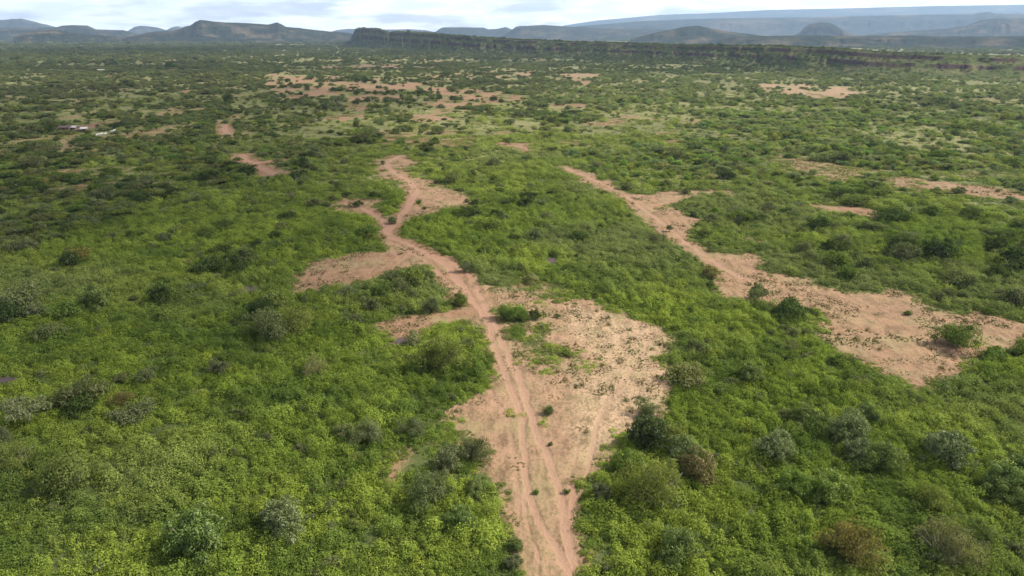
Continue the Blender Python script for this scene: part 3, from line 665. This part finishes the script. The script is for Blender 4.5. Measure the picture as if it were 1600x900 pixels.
for a in HAND:
    px, py, w, tone, form, lab = a
    bush(px, py, w * (1.26 if py > 340 and form != 'flat' and not (850 < px < 900 and py > 640) else 1.05), tone, form, lab, rnd=hr, hk=(1.25 if (lab and 'huge dark tree' in lab) or py > 380 else 1.12))

# ------------------------------------------------------------------ scattered bushes: density by thicket outlines
THICK = [([(0,236),(120,233),(350,222),(425,262),(360,290),(240,312),(215,338),(150,352),(90,378),(0,402)], 1.2),
 ([(0,57),(1600,100),(1600,135),(900,150),(700,110),(400,110),(0,130)], .42), ([(0,57),(430,57),(430,200),(350,235),(0,240)], .85),
 ([(1050,178),(1250,160),(1620,150),(1620,262),(1400,268),(1200,244),(1140,290),(1060,290),(1000,292),(930,272),(880,240),(900,200)], .95),
 ([(1150,330),(1250,332),(1400,345),(1620,325),(1620,480),(1470,470),(1380,446),(1260,432),(1180,398),(1100,380),(1090,350)], .32),
 ([(640,240),(860,240),(1000,370),(900,420),(720,400),(650,330)], .10), ([(400,160),(640,175),(640,235),(560,300),(430,290),(350,240)], .42),
 ([(745,118),(880,112),(1000,140),(1110,165),(1050,185),(880,195),(770,165)], .62), ([(640,168),(900,196),(1040,232),(860,240),(700,225),(640,215)], .14),
 ([(1140,262),(1330,290),(1620,280),(1620,330),(1230,318),(1100,300)], .34), ([(0,402),(220,350),(400,300),(560,320),(500,420),(0,470)], .07),
 ([(820,195),(1060,190),(1060,235),(870,232)], .22)]
def bush_density(X, Y):
    PX, PY = photo(X, Y)
    d = np.where(PY < 175, .45, np.where(PY < 240, .30, np.where(PY < 420, .06, .018)))
    for p, v in THICK:
        d = np.where(inside(PX, PY, p), v, d)
    cl = fbm(X / 30, Y / 30, 61, 3); D = np.hypot(X, Y)
    th = inside(PX, PY, THICK[0][0]); cl = np.where(th, cl + .10, cl)
    d = d * (.22 + 1.25 * sstep(.42, .62, cl))
    b, _, pt = land(X, Y)
    d = d * (1 - .93 * sstep(.15, .6, b)) * (1 - np.clip(pt * 2, 0, 1))
    d = np.where((D < 170) & (b > .08), 0, d)
    for (a, b_, rx, ry) in PUDW: d = np.where(((X - a) / (rx + 1.5))**2 + ((Y - b_) / (ry + 2))**2 < 1, 0, d)
    return d
def wedge(n, r0, r1, half=41):
    a = np.radians(rng.uniform(-half, half, n)); r = np.sqrt(rng.uniform(r0 * r0, r1 * r1, n))
    return r * np.sin(a), r * np.cos(a)
def area(r0, r1, half=41): return math.radians(2 * half) / 2 * (r1 * r1 - r0 * r0)
BX, BY, BR = [], [], []
for r0, r1, rm, k in ((60, 450, 2.0, 1.5), (450, 1250, 2.5, 1.2), (1250, 3200, 4.5, .75), (3200, 7000, 9., .45)):
    lam = 1.2 / (math.pi * rm * rm) * k; n = int(area(r0, r1) * lam)
    x, y = wedge(n, r0, r1); dn = bush_density(x, y)
    keep = rng.random(n) < dn / 1.2
    x, y = x[keep], y[keep]
    rr = rm * np.exp(rng.normal(0, .32, len(x)))
    BX.append(x); BY.append(y); BR.append(rr)
BX, BY, BR = map(np.concatenate, (BX, BY, BR))
# not inside the hand placed bushes, not under the scarp
ok = np.ones(len(BX), bool)
for (x, y, r) in OBST: ok &= np.hypot(BX - x, BY - y) > .75 * (r + BR)
PXb, PYb = photo(BX, BY)
ok &= ~((PXb > 549) & (PYb < interp(FOOT, PXb) - .3) & (PYb > interp(CREST, PXb) - 2))
ok &= ~((np.abs(PXb - 125) < 26) & (PYb > 199) & (PYb < 209)) & ~((np.abs(PXb - 160) < 20) & (np.abs(PYb - 211) < 5))
BX, BY, BR, PXb, PYb = (a[ok] for a in (BX, BY, BR, PXb, PYb))
depth = BY * cp + CAM_H * sp; WPX = 2 * BR / depth * FPX
inview = (PXb > -10) & (PXb < 1610) & (PYb < 900)
order = np.argsort(-np.where(inview, WPX, 0))
TONES = np.array(['grey', 'dark', 'olive', 'green', 'pale'])
tone_i = rng.choice(5, len(BX), p=[.40, .17, .17, .20, .06])
n_obj = 262
top = order[:n_obj]
for i in top:
    form = ('dome', 'low', 'flat', 'dome', 'low')[int(rng.integers(5))]
    bush(float(PXb[i]), float(PYb[i]), float(WPX[i]), TONES[tone_i[i]], form, wxy=(float(BX[i]), float(BY[i])))
rest = np.ones(len(BX), bool); rest[top] = False
BX, BY, BR, tone_i = BX[rest], BY[rest], BR[rest], tone_i[rest]

bylab = {}
for o, px in MADE: bylab.setdefault(o['label'], []).append((px, o))
ORD = ['second', 'third', 'fourth', 'fifth', 'sixth', 'seventh', 'eighth', 'ninth', 'tenth', 'eleventh', 'twelfth']
for lab, v in bylab.items():
    if len(v) < 2: continue
    v.sort(key=lambda a: a[0])
    for i, (px, o) in enumerate(v):
        o['label'] = ('leftmost ' if i == 0 else ('rightmost ' if i == len(v) - 1 else ORD[i - 1] + '-from-left ')) + lab

# ------------------------------------------------------------------ scatter objects (stuff)
def source_collection(name, meshes):
    c = bpy.data.collections.new(name)
    for i, m in enumerate(meshes):
        o = bpy.data.objects.new(f'{name}_{i:02d}', m); c.objects.link(o)
    return c
def scatter(name, P, idx, rot, scl, col, source, label):
    me = bpy.data.meshes.new(name); me.vertices.add(len(P)); me.vertices.foreach_set('co', np.asarray(P, np.float32).ravel())
    def at(n, t, k, a): x = me.attributes.new(n, t, 'POINT'); x.data.foreach_set(k, np.ascontiguousarray(a).ravel())
    at('idx', 'INT', 'value', idx.astype(np.int32)); at('rot', 'FLOAT_VECTOR', 'vector', rot.astype(np.float32)); at('scl', 'FLOAT_VECTOR', 'vector', scl.astype(np.float32))
    at('col', 'FLOAT_VECTOR', 'vector', col.astype(np.float32))
    o = link(name, me, kind='stuff', label=label)
    g = bpy.data.node_groups.new(name + '_nodes', 'GeometryNodeTree')
    g.interface.new_socket('Geometry', in_out='INPUT', socket_type='NodeSocketGeometry'); g.interface.new_socket('Geometry', in_out='OUTPUT', socket_type='NodeSocketGeometry')
    gi = g.nodes.new('NodeGroupInput'); go = g.nodes.new('NodeGroupOutput')
    ci = g.nodes.new('GeometryNodeCollectionInfo'); ci.inputs['Collection'].default_value = source; ci.inputs['Separate Children'].default_value = True; ci.inputs['Reset Children'].default_value = True
    ip = g.nodes.new('GeometryNodeInstanceOnPoints'); ip.inputs['Pick Instance'].default_value = True
    def na(n, t):
        a = g.nodes.new('GeometryNodeInputNamedAttribute'); a.data_type = t; a.inputs['Name'].default_value = n; return a.outputs['Attribute']
    g.links.new(gi.outputs[0], ip.inputs['Points']); g.links.new(ci.outputs[0], ip.inputs['Instance'])
    g.links.new(na('idx', 'INT'), ip.inputs['Instance Index']); g.links.new(na('rot', 'FLOAT_VECTOR'), ip.inputs['Rotation']); g.links.new(na('scl', 'FLOAT_VECTOR'), ip.inputs['Scale'])
    g.links.new(ip.outputs[0], go.inputs[0])
    m = o.modifiers.new('scatter', 'NODES'); m.node_group = g
    return o
def inst_copy(me, mat0):
    m = me.copy(); m.materials.clear(); m.materials.append(mat0); m.materials.append(M_BARK); return m

# bushes beyond the counted ones, and those on the scarp
src = [inst_copy(k[2], M_LEAF_I) for f in ('dome', 'low', 'flat') for k in KINDS[f]]
CT = np.array([COLR[t] for t in TONES])
nS = 17000
ui = rng.uniform(0, nu - 1, nS); ui = np.interp(rng.uniform(0, ARC[-1], nS), ARC, np.arange(nu)) * .6 + ui * .4
sv = np.where(rng.random(nS) < .72, rng.uniform(0, 1.05, nS), rng.uniform(1.0, 2.4, nS))
sx, sy, sz = scarp(ui, sv)
sD = np.hypot(sx, sy)
keep = rng.random(nS) < np.where((sv > .5) & (sv < .62) | (sv > .80) & (sv < .9), .45, .9) * np.clip((sD / 2600), .30, 1) * 1.15
sx, sy, sz = sx[keep], sy[keep], sz[keep]; sr = (1.3 + sD[keep] / 1500) * np.exp(rng.normal(0, .3, keep.sum()))
P = np.vstack([np.stack([BX, BY, height(BX, BY) - .05], 1), np.stack([sx, sy, sz - .4], 1)])
r_all = np.concatenate([BR, sr]); n = len(P)
ti = np.concatenate([tone_i, rng.choice(5, len(sx), p=[.3, .35, .15, .2, 0])])
D = np.hypot(P[:, 0], P[:, 1])
col = CT[ti] * rng.uniform(.8, 1.2, (n, 1)) * (1 + .1 * rng.normal(0, 1, (n, 3)) * [1, .3, 1])
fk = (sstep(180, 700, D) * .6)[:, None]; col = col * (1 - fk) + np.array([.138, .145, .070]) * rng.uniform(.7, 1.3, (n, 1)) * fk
PXc, PYc = photo(P[:, 0], P[:, 1]); col = col * (1 + .45 * sstep(750, 1000, PXc) * sstep(105, 125, PYc) * (1 - sstep(260, 330, PYc)))[:, None]  # bushes on the right brightened: sunlit look and species tone put into the colour
hue = fbm(P[:, 0] / 120, P[:, 1] / 120, 71, 3)[:, None]; col = col * (.8 + .5 * hue) * np.where(D > 200, 1.0, 1.0)[:, None]
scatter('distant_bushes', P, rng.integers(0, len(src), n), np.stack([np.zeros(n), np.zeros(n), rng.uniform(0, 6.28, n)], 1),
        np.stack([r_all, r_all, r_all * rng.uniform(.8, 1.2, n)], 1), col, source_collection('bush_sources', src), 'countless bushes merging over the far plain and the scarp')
print('distant bushes', n)

# herb cover on the plain
patches = [patch_mesh(100 + i, spiky=(0, 0, .35, 0, 0, .6, 0, .3)[i]) for i in range(8)] + [patch_mesh(200 + i, 1.0, 3, 190, .9, 1.6, .10) for i in range(3)]
tufts = [tuft_mesh(300 + i, 12, 1.1) for i in range(4)]
lows = [patch_mesh(400 + i, 1.2, 14, 16, .10, .26, .07) for i in range(3)]
shrublets = [inst_copy(KINDS[f_][i][2], M_LEAF_I) for f_, i in (('dome', 0), ('dome', 1), ('low', 0), ('dome', 2))]
srcs = patches + tufts + lows + shrublets
XS, YS, SS = [], [], []
for r0, r1, per_m2, s in ((36, 110, .80, 1.0), (110, 200, .72, 1.15), (200, 330, .28, 1.7), (330, 620, .030, 2.4), (36, 120, .75, -1.05), (120, 210, .40, -1.4)):
    n = int(area(r0, r1, 49 if r0 < 100 else 41) * per_m2); x, y = wedge(n, r0, r1, 49 if r0 < 100 else 41); XS.append(x); YS.append(y); SS.append(np.full(n, s))
X, Y, S = map(np.concatenate, (XS, YS, SS)); FLOOR = S < 0; S = np.abs(S)
bare, pale, path = land(X, Y); D = np.hypot(X, Y)
dens = 1 - sstep(.05, .82, bare + (fbm(X / 1.5, Y / 1.5, 81, 2) - .5) * .9)
dens = dens * (1 - (.30 + .45 * sstep(120, 200, D)) * sstep(.60, .72, fbm(X / 4, Y / 4, 84, 3)))
MEAD = inside(*photo(X, Y), [(600,180),(1060,180),(1100,235),(870,262),(1000,400),(560,420),(520,300)])
dens = dens * (1 - .80 * sstep(170, 260, D) * ~MEAD - .35 * sstep(230, 400, D) * MEAD)
dry = sstep(.55, .72, fbm(X / 45, Y / 45, 31, 3)) * sstep(90, 250, D)
u = rng.random(len(X))
full = (u < dens * (1 - .55 * dry)) & (path < .12)
edge = ~full & ((u < .75) | (bare < .25)) & (bare < .72) & (path < .3)
tn = fbm(X / 7, Y / 7, 82, 3)
tuft = ~full & ~edge & (D < 330) & (path < .35) & (u < .04 + .62 * sstep(.46, .64, tn))
pud = np.zeros(len(X), bool)
for (a, b_, rx, ry) in PUDW: pud |= ((X - a) / (rx + .9))**2 + ((Y - b_) / (ry + .9))**2 < 1
kind = np.where(full, 0, np.where(edge, 1, np.where(tuft, 2, -1))); kind = np.where(FLOOR, np.where((bare < .22 + .35 * rng.random(len(X))) & (path < .15), 1, -1), kind); kind[pud] = -1
k = kind >= 0
X, Y, S, bare, pale, D, kind, u, dry = (a[k] for a in (X, Y, S, bare, pale, D, kind, u, dry))
n = len(X); print('herb instances', n)
c1 = fbm(X / 14, Y / 14, 91, 4); c2 = fbm(X / 5, Y / 5, 92, 3); c3 = fbm(X / 60, Y / 60, 93, 3); h1 = fbm(X / 9, Y / 9, 94, 3)
idx = np.where(kind == 0, np.where(rng.random(n) < .10 + .3 * sstep(.55, .7, h1), rng.integers(8, 11, n), rng.integers(0, 8, n)), np.where(kind == 1, rng.integers(15, 18, n), rng.integers(11, 15, n)))
seedl = (kind == 2) & (rng.random(n) < .13) & (D < 250)
idx = np.where(seedl, rng.integers(0, 8, n), idx); S = np.where(seedl, S * rng.uniform(.25, .5, n), S)
isb = (kind == 0) & (rng.random(n) < .035 + .07 * sstep(.5, .7, fbm(X / 20, Y / 20, 95, 3))) & (D < 220)
idx = np.where(isb, rng.integers(18, 22, n), idx)
A_ = np.array([.158, .212, .034]); B_ = np.array([.222, .278, .045]); C_ = np.array([.085, .130, .028]); G_ = np.array([.180, .205, .080]); Y_ = np.array([.27, .29, .035])
f = lambda v: v[:, None]
col = A_ + (B_ - A_) * f(sstep(.35, .65, c1))
col = col + (C_ - col) * f(sstep(.50, .70, c2) * .7)
col = col + (G_ - col) * f(sstep(.50, .70, c3) * .75)
col = col + (Y_ - col) * f((rng.random(n) < .02) * .5)
mead = inside(*photo(X, Y), [(640,178),(900,172),(1110,185),(1060,235),(860,240),(700,228)])
col = np.where(f(mead), col * .35 + np.array([.25, .31, .05]) * .65, col)
col = np.where(f(kind == 1), np.where(f(bare < .25), np.array([.12, .165, .036]), np.array([.165, .180, .055])), col)
col = np.where(f(kind == 2), np.array([.20, .16, .08]) + (np.array([.10, .12, .04]) - np.array([.20, .16, .08])) * f((rng.random(n) < .4) * 1.0), col)
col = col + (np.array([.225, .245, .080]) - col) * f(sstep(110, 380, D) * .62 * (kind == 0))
sbc = CT[rng.choice(5, n, p=[.42, .18, .2, .14, .06])]
col = np.where(f(isb), sbc, col)
col = col * rng.uniform(.80, 1.22, (n, 1))
hs = np.where(kind == 0, (.75 + .7 * h1) * (1 - .68 * np.clip(bare * 2.6, 0, 1)), 1.0)
sx_ = S * rng.uniform(.85, 1.2, n)
P = np.stack([X, Y, height(X, Y) - .02], 1)
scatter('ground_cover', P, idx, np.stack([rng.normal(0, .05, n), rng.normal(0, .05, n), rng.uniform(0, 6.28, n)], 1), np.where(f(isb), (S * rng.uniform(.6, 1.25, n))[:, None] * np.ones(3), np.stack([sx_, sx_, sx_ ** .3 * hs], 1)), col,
        source_collection('herb_sources', srcs), 'low leafy green plants and grass covering the plain')

# ------------------------------------------------------------------ huts, goats
M_WALL = simple('mud_wall', (.13, .095, .07), (.20, .145, .11), 1.5, bump=.02)
M_ROOF = simple('pale_metal_roof', (.36, .33, .30), (.52, .48, .45), .8, .6, .4)
M_DOORM = simple('dark_wood', (.04, .03, .025), (.08, .06, .05), 3)
M_GOAT = simple('white_coat', (.62, .58, .52), (.82, .80, .76), 4)
M_HOOF = simple('dark_horn', (.05, .045, .04), (.10, .09, .08), 4)
def box_bm(bm, x0, x1, y0, y1, z0, z1):
    v = [bm.verts.new(p) for p in ((x0,y0,z0),(x1,y0,z0),(x1,y1,z0),(x0,y1,z0),(x0,y0,z1),(x1,y0,z1),(x1,y1,z1),(x0,y1,z1))]
    for q in ((0,3,2,1),(4,5,6,7),(0,1,5,4),(1,2,6,5),(2,3,7,6),(3,0,4,7)): bm.faces.new([v[i] for i in q])
def from_bm(name, bm, mat, parent=None, bev=0):
    if bev: bmesh.ops.bevel(bm, geom=bm.edges[:], offset=bev, segments=1, affect='EDGES')
    me = bpy.data.meshes.new(name); bm.to_mesh(me); bm.free(); me.materials.append(mat); return link(name, me, parent)
def hut(px, py, w, d, h, rot, roofm, label, name='mud_hut'):
    x, y = (float(v) for v in ground(px, py)); z = float(height(np.array([x]), np.array([y]))[0])
    e = bpy.data.objects.new(name, None); COL.objects.link(e); e.location = (x, y, z - .05); e.rotation_euler = (0, 0, rot)
    e['label'] = label; e['category'] = 'hut'; e['group'] = 'small huts on the far plain'
    b = bmesh.new(); box_bm(b, -w/2, w/2, -d/2, d/2, -.3, h); from_bm('wall', b, M_WALL, e, .04)
    b = bmesh.new()
    o = .35; pts = [(-w/2-o, -d/2-o, h-.02), (w/2+o, -d/2-o, h-.02), (w/2+o, 0, h+.7), (-w/2-o, 0, h+.7), (-w/2-o, d/2+o, h-.02), (w/2+o, d/2+o, h-.02)]
    up = [bm_v for bm_v in [b.verts.new(p) for p in pts]]; lo = [b.verts.new((p[0], p[1], p[2] - .12)) for p in pts]
    for q in ((0,1,2,3),(3,2,5,4)): b.faces.new([up[i] for i in q]); b.faces.new([lo[i] for i in reversed(q)])
    for q in ((0,1),(1,2),(2,5),(5,4),(4,3),(3,0)): b.faces.new([up[q[1]], up[q[0]], lo[q[0]], lo[q[1]]])
    from_bm('roof', b, roofm, e)
    b = bmesh.new(); box_bm(b, -.4, .4, -d/2 - .05, -d/2 + .02, -.2, min(1.8, h - .2)); from_bm('door', b, M_DOORM, e)
    return e
M_ROOFD = simple('dark_thatch', (.07, .05, .045), (.14, .10, .09), 2, bump=.05)
hut(103, 204, 5, 4, 1.7, .1, M_ROOFD, 'dark thatched mud hut, leftmost of the homestead')
hut(116, 203.5, 3.6, 3, 1.6, -.1, M_ROOF, 'mud hut with long pale metal roof in the middle of the homestead')
hut(133, 206.5, 2.6, 2.4, 1.9, .2, M_ROOF, 'small mud hut with pale roof at the right end of the homestead')
hut(365, 63.6, 14, 8, 4, .1, M_ROOF, 'farthest white-roofed house below the pointed mesa', 'house')
hut(158, 112, 8, 5, 2.6, .1, M_ROOF, 'white-roofed house beyond the homestead on the left plain', 'house')
# low earth wall of the homestead
x, y = (float(v) for v in ground(124, 206)); b = bmesh.new(); box_bm(b, -2.6, 2.6, -.2, .2, -.3, 1.1)
bmesh.ops.subdivide_edges(b, edges=[e for e in b.edges if abs(e.verts[0].co.x - e.verts[1].co.x) > 4], cuts=9)
for v in b.verts: v.co.z += (math.sin(v.co.x * 2.1) * .08 + math.sin(v.co.x * 5.3) * .05) * (v.co.z > 0); v.co.y += math.sin(v.co.x * 1.1) * .15
o = from_bm('earth_wall', b, M_WALL); o.location = (x, y, float(height(np.array([x]), np.array([y]))[0])); o['label'] = 'low pinkish earth wall between two mud huts'; o['category'] = 'wall'

def goat_meshes():
    def lathe(path, rads, k=8):
        path = np.array(path, float); Vs = []
        for i in range(len(path)):
            d = path[min(i + 1, len(path) - 1)] - path[max(i - 1, 0)]; d /= np.linalg.norm(d)
            a = np.cross(d, [0, 1, 0]); a /= np.linalg.norm(a) + 1e-9
            for j in range(k):
                t = 2 * np.pi * j / k; Vs.append(path[i] + a * math.cos(t) * rads[i] + np.array([0, 1, 0]) * math.sin(t) * rads[i] * .8)
        return np.array(Vs), gridfaces(len(path), k, True)
    parts = [lathe([(-.46, 0, .52), (-.42, 0, .55), (-.2, 0, .53), (.05, 0, .52), (.28, 0, .55), (.36, 0, .60), (.46, 0, .74), (.52, 0, .86), (.62, 0, .86), (.74, 0, .78), (.77, 0, .77)], [.02, .15, .19, .2, .18, .15, .09, .09, .08, .045, .01]),
             lathe([(-.44, 0, .60), (-.5, 0, .56), (-.53, 0, .48)], [.04, .03, .01], 5)]
    for sx_, kx in ((-.34, -.06), (.26, .03)):
        for sy_ in (-.09, .09):
            parts.append(lathe([(sx_, sy_, .5), (sx_ + kx, sy_, .30), (sx_ - kx * .3, sy_, .14), (sx_, sy_, .0)], [.08, .045, .028, .03], 6))
    for s in (-1, 1): parts.append(lathe([(.52, .05 * s, .88), (.49, .15 * s, .84)], [.03, .01], 4))
    o = 0; Vs, Fs = [], []
    for V, F in parts: Vs.append(V); Fs.append(F + o); o += len(V)
    body = mesh_np('goat_body', np.vstack(Vs), np.vstack(Fs), [M_GOAT], smooth=True)
    V1, F1 = lathe([(.55, .03, .93), (.50, .04, 1.0), (.43, .05, 1.02)], [.016, .012, .003], 5); V2 = V1 * [1, -1, 1]
    horn = mesh_np('goat_horns', np.vstack([V1, V2]), np.vstack([F1, F1[:, ::-1] + len(V1)]), [M_HOOF], smooth=True)
    return body, horn
gb_, gh_ = goat_meshes()
for i, (px, py) in enumerate([(143,214.6),(145.5,214.2),(147.5,214),(149.5,213),(152,212.2),(154.5,211.8),(157,211.2),(159,211),(162.5,210.8),(165,210.5),(174,207),(176.5,206.2),(179,205.4)]):
    x, y = (float(v) for v in ground(px, py)); z = float(height(np.array([x]), np.array([y]))[0])
    o = bpy.data.objects.new('goat', gb_); COL.objects.link(o); o.location = (x, y, z); o.rotation_euler = (0, 0, .5 + .5 * math.sin(i * 2.3)); o.scale = (1.25,) * 3
    h = bpy.data.objects.new('horns', gh_); COL.objects.link(h); h.parent = o
    o['category'] = 'goat'; o['group'] = 'white goats walking in line right of the mud huts'; o['label'] = ('leftmost' if i == 0 else 'rightmost' if i == 12 else ORD[i - 1] + '-from-left') + ' white goat in the line right of the mud huts'

# ------------------------------------------------------------------ unseen clouds, added out of view to cast cloud shadows on the plain
def cloud_material():
    m, t = new_mat('shade_cloud')
    d = N(t, 'ShaderNodeBsdfTranslucent'); d.inputs[0].default_value = (.9, .9, .9, 1)
    tr = N(t, 'ShaderNodeBsdfTransparent'); mx = N(t, 'ShaderNodeMixShader'); mx.inputs[0].default_value = .23
    L(t, tr.outputs[0], mx.inputs[1]); L(t, d.outputs[0], mx.inputs[2])
    o = N(t, 'ShaderNodeOutputMaterial'); L(t, mx.outputs[0], o.inputs[0]); return m
M_CLOUD = cloud_material()
CLOUD_Z = 760.0
def cloud(spec, label):
    """spec: list of (px, py, rx m, ry m) of where its shade lies on the plain"""
    Vs, Fs, o = [], [], 0
    cr = np.random.default_rng(abs(int(spec[0][0])))
    for (px, py, rx, ry) in spec:
        gx, gy = ground(px, py); cx = gx + SUN_DIR.x / SUN_DIR.z * CLOUD_Z; cy = gy + SUN_DIR.y / SUN_DIR.z * CLOUD_Z
        na, nb = 40, 20; a = np.linspace(0, 2 * np.pi, na, endpoint=False); b = np.linspace(-np.pi / 2, np.pi / 2, nb)
        A, Bb = np.meshgrid(a, b); k = .75 + .5 * fbm(np.cos(A) * 2.2 + px, np.sin(A) * 2.2 + Bb * 1.3, 7, 4)
        x = cx + np.cos(A) * np.cos(Bb) * rx * k; y = cy + np.sin(A) * np.cos(Bb) * ry * k; z = CLOUD_Z + np.where(Bb > 0, np.sin(Bb) * min(rx, ry) * .5 * k, np.sin(Bb) * 12)
        Vs.append(np.stack([x, y, z], -1).reshape(-1, 3)); Fs.append(gridfaces(nb, na, True) + o); o += na * nb
    link('cloud', mesh_np('cloud', np.vstack(Vs), np.vstack(Fs), [M_CLOUD], smooth=True), kind='structure', label=label)
cloud([(-90, 430, 90, 110), (20, 260, 130, 130), (120, 160, 260, 160), (260, 105, 420, 160), (120, 84, 520, 420), (330, 76, 500, 500)], 'unseen cloud added to shade the left of the plain')
cloud([(1300, 111, 330, 110), (1020, 94, 330, 170), (760, 84, 330, 330), (600, 72, 420, 420)], 'unseen cloud added to shade the scarp')

# ------------------------------------------------------------------ haze
b = bmesh.new(); box_bm(b, -16000, 16000, -16000, 16000, -14, 660)
me = bpy.data.meshes.new('haze'); b.to_mesh(me); b.free()
mh = bpy.data.materials.new('haze_air'); mh.use_nodes = True; t = mh.node_tree; t.nodes.clear()
pv = N(t, 'ShaderNodeVolumePrincipled'); pv.inputs['Color'].default_value = (.52, .73, 1.0, 1); pv.inputs['Density'].default_value = 6.5e-5; pv.inputs['Anisotropy'].default_value = .2
ho = N(t, 'ShaderNodeOutputMaterial'); L(t, pv.outputs[0], ho.inputs['Volume']); me.materials.append(mh)
link('haze', me, kind='stuff', label='pale blue haze over the distant plain')
